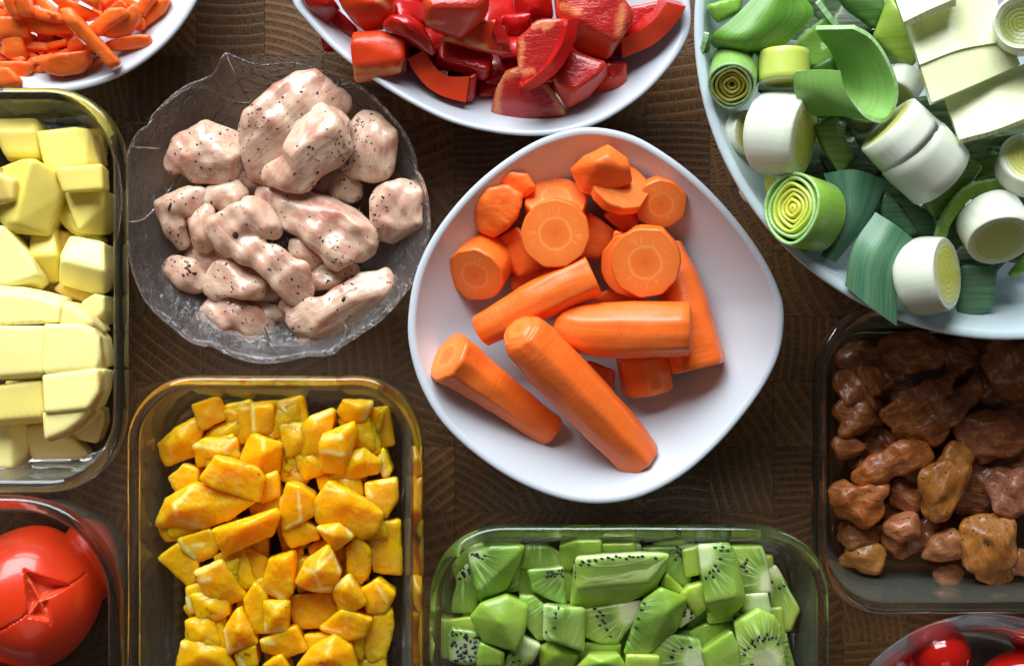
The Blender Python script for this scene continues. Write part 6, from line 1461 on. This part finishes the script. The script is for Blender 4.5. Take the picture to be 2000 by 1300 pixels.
kw(ZK1, 'light green kiwi dome at the bottom frame edge', [(1280, 1330, 4.2), (1400, 1205, 4.5), (1680, 1200, 4.5), (1760, 1330, 4.2), (1520, 1260, 4.9)], (1600, 2100, 3.0))
kw(ZK2, 'pale square kiwi block at the bottom frame edge', [(22, 1198, 4.7), (325, 1212, 4.7), (332, 1330, 4.5), (20, 1330, 4.5)], (300, 2000, 3.0))
kw(ZK2, 'large kiwi wedge with a notched seed edge in the middle', [(178, 690, 5.0), (345, 570, 5.2), (575, 660, 5.0), (562, 760, 4.8), (480, 960, 4.6), (200, 1192, 4.4), (0, 1182, 4.4), (90, 935, 4.9), (140, 830, 5.0), (420, 760, 5.4)], (-150, 780, 4.6), [(185, 712, .5), (130, 850, .2), (110, 935, .3), (40, 1050, .5), (160, 770, .2)])
kw(ZK2, 'flat seeded kiwi slice behind the longest slab', [(170, 195, 3.8), (690, 165, 3.9), (600, 562, 3.6), (480, 520, 3.7), (400, 440, 3.8), (405, 255, 3.8)], (680, 60, 3.8), [(492, 180, .3), (525, 200, .8), (530, 265, 1.1), (500, 230, .7), (480, 300, .6)])
kw(ZK2, 'small olive green kiwi block left of the tall slice', [(548, 212, 4.2), (697, 172, 4.3), (727, 432, 4.1), (580, 462, 4.0)], (200, 1100, 3.0))
kw(ZK2, 'thin bright kiwi wedge under the longest slab', [(345, 545, 4.0), (400, 440, 4.1), (565, 600, 4.0), (540, 625, 3.9)])
kw(ZK2, 'two toned kiwi block left of the tall slice', [(528, 625, 4.3), (605, 555, 4.5), (742, 518, 4.4), (768, 760, 4.2), (682, 826, 4.0)], (300, 1350, 3.0))
kw(ZK2, 'tall kiwi slice with a white core and a ring of seeds', [(698, 165, 5.3), (980, 150, 5.3), (1060, 300, 5.2), (1135, 680, 5.0), (770, 690, 5.4), (1040, 640, 5.4), (880, 858, 4.3), (1050, 790, 4.3), (800, 780, 4.7)], (690, 245, 5.3), [(765, 470, 1.3), (800, 420, 1.1), (832, 400, .9), (852, 355, .6), (905, 212, .1), (850, 185, .1), (920, 180, 0), (970, 215, .2), (900, 290, .3), (880, 400, .9), (830, 460, 1.1)])
kw(ZK2, 'kiwi block half dark green and half white at the upper right', [(1020, 180, 4.5), (1290, 178, 4.5), (1332, 300, 4.5), (1378, 605, 4.4), (1130, 622, 4.4), (1100, 540, 4.5), (1070, 330, 4.5)], (1390, 510, 4.3), [(1150, 300, .9), (1130, 340, .6), (1100, 360, .4), (1120, 370, .9), (1145, 405, .5), (1140, 325, .4)])
kw(ZK2, 'bright white kiwi core block below the half white one', [(1120, 632, 4.5), (1342, 618, 4.5), (1380, 805, 4.3), (1200, 805, 4.3), (1110, 790, 4.3)], (1290, 710, 4.3), [(1085, 780, .3)])
kw(ZK2, 'kiwi piece with dark wet seeds under the tall slice', [(775, 700, 4.0), (1130, 740, 4.2), (1120, 855, 4.0), (788, 892, 3.9)], (1220, 700, 4.2), [(1060, 775, .3), (1085, 790, .6), (1035, 800, .3), (1030, 840, .2), (1060, 850, .3), (1095, 835, .2), (1045, 860, 0)])
kw(ZK2, 'rough kiwi wedge with three seeds at the right edge of the heap', [(1350, 410, 3.6), (1422, 358, 3.7), (1500, 500, 3.6), (1642, 770, 3.4), (1560, 965, 3.2), (1450, 985, 3.2), (1370, 650, 3.5)], (1385, 340, 3.6), [(1385, 510, .9), (1455, 565, .5), (1500, 545, .7)])
kw(ZK2, 'kiwi half with a fan of seeds round its white core, lower right', [(1040, 905, 4.8), (1100, 860, 5.0), (1260, 768, 5.1), (1400, 830, 5.0), (1455, 905, 4.9), (1485, 1180, 4.8), (1510, 1340, 4.7), (1110, 1340, 4.8), (1270, 1050, 5.3)], (1340, 1260, 5.1), arc(1340, 1250, 215, 190, 305, 11, 12) + [(1195, 1280, .2), (1225, 1110, .8), (1305, 1052, 1.4), (1265, 1025, 1.2), (1340, 1000, 1.5), (1385, 1030, 1.5)])
kw(ZK2, 'tiny seeded kiwi corner beside the large wedge', [(510, 945, 3.9), (565, 690, 4.1), (662, 835, 3.9)], (640, 900, 4.0), scat(540, 740, 640, 880, 9))
kw(ZK2, 'kiwi slice with a seed row and pale core at the bottom middle', [(200, 1195, 4.2), (430, 1008, 4.5), (700, 1060, 4.5), (775, 1330, 4.2), (330, 1330, 4.2)], (690, 1240, 4.4), [(460, 1150, .3), (540, 1130, .2), (618, 1118, .4), (445, 1220, .1), (440, 1205, .2), (448, 1298, .2)])
kw(ZK2, 'pointed light kiwi block at the bottom right of centre', [(735, 1160, 4.6), (1005, 978, 5.0), (1075, 1130, 4.9), (1125, 1340, 4.6), (780, 1340, 4.5)], (1300, 2000, 3.0))
kw(ZK2, 'dark green kiwi piece in the hollow of the lower right', [(600, 990, 3.6), (760, 915, 3.8), (1035, 895, 3.7), (1055, 1110, 3.5), (740, 1145, 3.5)], (900, 200, 3.0))
kw(ZK2, 'slim kiwi edge against the right glass wall', [(1470, 1000, 3.4), (1512, 995, 3.4), (1525, 1225, 3.3), (1595, 1330, 3.2), (1500, 1330, 3.3)], (1300, 1150, 3.4), [(1478, 1190, 1), (1500, 1205, .3)])
for i in range(30):
    x = R.uniform(150, 3050); y = R.uniform(220, 1330); w = R.uniform(150, 210)
    q = R.uniform(2.5, 3.4)
    kw(ZK1, 'kiwi chunk visible only in the gaps low in the heap', [(x - w, y - w * .8, q), (x + w * .8, y - w, q + .2), (x + w, y + w * .8, q), (x - w * .8, y + w, q - .1)], (x + R.uniform(-500, 500), y + R.uniform(200, 700), 2.0))

# ---------------------------------------------------------------- ground pepper and seasoning
def specks(name, objs, spots, mats, label, rmin, rmax):
    trees = [tree_of(o) for o in objs]
    eye = Vector((0, 0, CH)); vs, fs, mi = [], [], []
    for (px, py, s) in spots:
        d = (P(px, py, 2.0) - eye).normalized()
        best = None
        for t in trees:
            h = t.ray_cast(eye, d)
            if h[0] is not None and (best is None or h[3] < best[3]): best = h
        if best is None: continue
        p, nr = best[0], best[1].normalized()
        a = nr.orthogonal().normalized(); b = nr.cross(a)
        r = R.uniform(rmin, rmax) * s; k = len(vs); m = 6
        st = R.uniform(0.6, 1.5); ph = R.uniform(0, 6)
        ca, sa = math.cos(ph), math.sin(ph)
        for i in range(m):
            th = 2 * math.pi * i / m; q = r * R.uniform(0.7, 1.2)
            x_, y_ = math.cos(th) * q * st, math.sin(th) * q / st
            vs.append(p + a * (x_ * ca - y_ * sa) + b * (x_ * sa + y_ * ca) - nr * 0.01)
        vs.append(p + nr * r * 0.55)
        c = 0 if R.random() < 0.72 else 1
        for i in range(m): fs.append((k + i, k + (i + 1) % m, k + m)); mi.append(c)
    o = mk(name, vs, fs, mats, mi, False)
    tag(o, label, None, None, 'stuff')
sp = []
def gauss(z, x, y, sx, n, s=1.0):
    for _ in range(n):
        q = z.px(R.gauss(x, sx), R.gauss(y, sx)); sp.append((q[0], q[1], s))
gauss(ZH1, 740, 470, 55, 70, 0.8); gauss(ZH1, 830, 410, 40, 26, 1.0); gauss(ZH1, 1340, 580, 60, 46, 0.95); gauss(ZH1, 1420, 490, 45, 24, 1.1); gauss(ZH1, 1370, 700, 30, 10, 1.5)
gauss(ZH2, 420, 520, 45, 40, 0.9); gauss(ZH2, 490, 590, 30, 8, 1.6); gauss(ZH2, 1020, 920, 40, 40, 0.8); gauss(ZH2, 750, 770, 60, 28, 1.0); gauss(ZH2, 1290, 520, 60, 26, 1.0); gauss(ZH1, 400, 780, 30, 16, 1.0)
gauss(ZH1, 1520, 960, 40, 22, 1.0); gauss(ZH1, 470, 890, 70, 22, 1.0); gauss(ZH2, 370, 400, 30, 12, 1.1); gauss(ZH2, 1200, 480, 60, 12, 0.9)
for _ in range(520):
    x, y = R.uniform(250, 1800), R.uniform(240, 1690); q = ZH1.px(x, y); sp.append((q[0], q[1], R.choice((0.5, 0.6, 0.8, 1.0, 1.2))))
sp += [(*ZH2.px(742, 400), 2.6), (*ZH1.px(375, 925), 2.3), (*ZH1.px(1150, 592), 2.0), (*ZH1.px(1110, 285), 1.9), (*ZH2.px(1345, 757), 2.4), (*ZH2.px(1120, 760), 1.8), (*ZH1.px(1200, 292), 1.7), (*ZH1.px(522, 672), 1.8), (*ZH1.px(1200, 735), 1.9)]
specks('ground_pepper', MEAT, sp, [M['pepper'], M['pepper2']], 'coarse black pepper sprinkled over the raw chicken', 0.040, 0.074)
sp = []
for _ in range(900):
    q = ZM1.px(R.uniform(270, 1462), R.uniform(380, 1780)); sp.append((q[0], q[1], R.choice((0.5, 0.7, 1.0, 1.3))))
sp += [(*ZM2.px(1210, 510), 3.0), (*ZM2.px(1230, 525), 2.6), (*ZM1.px(965, 1050), 2.4), (*ZM1.px(450, 1180), 2.2), (*ZM2.px(1140, 440), 2.0)]
specks('seasoning', MAR, sp, [M['pepper'], M['herb']], 'dark herb and spice flecks on the marinated chicken', 0.02, 0.05)

def crumb(px, py, r, label):
    bm = bmesh.new(); bmesh.ops.create_icosphere(bm, subdivisions=2, radius=r)
    c = P(px, py, r * 0.5)
    vs = [v.co * (1 + 0.5 * noise.noise(v.co * 9 + Vector((px, py, 0)))) + c for v in bm.verts]; fs = [[v.index for v in f.verts] for f in bm.faces]; bm.free()
    tag(mk('crumb', vs, fs, M['crumb']), label, 'crumb')
crumb(1679, 1181, 0.10, 'pale crumb on the wood between the kiwi and the marinated chicken containers')
crumb(1480, 906, 0.04, 'tiny light crumb on the dark wood right of the carrot bowl')


# ---------------------------------------------------------------- leave out what is buried out of sight, name the rest by their neighbours
HIDDEN = ('showing only', 'visible only', 'mostly hidden')
def tidy():
    glass = {'leaf_bowl', 'glass_container', 'plastic_tub'}
    root = lambda o: root(o.parent) if o.parent else o
    base = lambda o: o.name.split('.')[0]
    see = [o for o in COL.objects if o.type == 'MESH' and base(root(o)) not in glass]
    hid = [o for o in COL.objects if o.type == 'MESH' and base(root(o)) in glass]
    for o in hid: COL.objects.unlink(o)
    bpy.context.view_layer.update()
    dg = bpy.context.evaluated_depsgraph_get()
    eye = Vector((0, 0, CH * 0.01)); hits = {}; pos = {}
    for j in range(0, 1300, 7):
        for i in range(0, 2000, 7):
            d = (P(i + 2.5, j + 2.5, 0.0) * 0.01 - eye).normalized()
            h = sc.ray_cast(dg, eye, d)
            if h[0]:
                n = root(h[4].original).name
                hits[n] = hits.get(n, 0) + 1
                p = pos.setdefault(n, [0, 0]); p[0] += i; p[1] += j
    for o in hid: COL.objects.link(o)
    low = [o for o in see if o.parent is None and any(k in (o.get('label') or '') for k in HIDDEN)]
    for o in low:
        if hits.get(o.name, 0) < 2: bpy.data.objects.remove(o)
    low = [o for o in COL.objects if o.parent is None and any(k in (o.get('label') or '') for k in HIDDEN)]
    named = [o for o in COL.objects if o.parent is None and o.get('group') and o not in low and hits.get(o.name, 0) >= 3]
    used = set()
    pre = {'orange_chunk': 'orange chunk low beside the', 'kiwi_chunk': 'kiwi chunk low beside the', 'leek_leaf': 'dark leaf low beside the', 'carrot_strip': 'carrot strip low beside the', 'pepper_piece': 'pepper piece low beside the', 'potato_chunk': 'potato chunk low beside the'}
    for o in sorted(low, key=lambda q: -hits[q.name]):
        c = [pos[o.name][k] / hits[o.name] for k in (0, 1)]
        nb = sorted((q for q in named if q['group'] == o['group'] and q.name not in used), key=lambda q: math.hypot(pos[q.name][0] / hits[q.name] - c[0], pos[q.name][1] / hits[q.name] - c[1]))
        more = not nb
        if more: nb = sorted((q for q in named if q['group'] == o['group']), key=lambda q: math.hypot(pos[q.name][0] / hits[q.name] - c[0], pos[q.name][1] / hits[q.name] - c[1]))
        w = nb[0]['label'].replace(',', '').split()[:10]
        while w[-1] in ('the', 'a', 'of', 'with', 'in', 'at', 'to', 'its', 'on', 'and', 'below', 'beside', 'above', 'under', 'an', 'by', 'upper', 'lower', 'white', 'pale', 'right', 'bottom', 'top', 'left', 'glass', 'big', 'from', 'out', 'two', 'thick', 'bright', 'broad', 'fat', 'long'): w = w[:-1]
        used.add(nb[0].name)
        o['label'] = ('second ' if more else '') + pre[base(o)] + ' ' + ' '.join(w)
tidy()
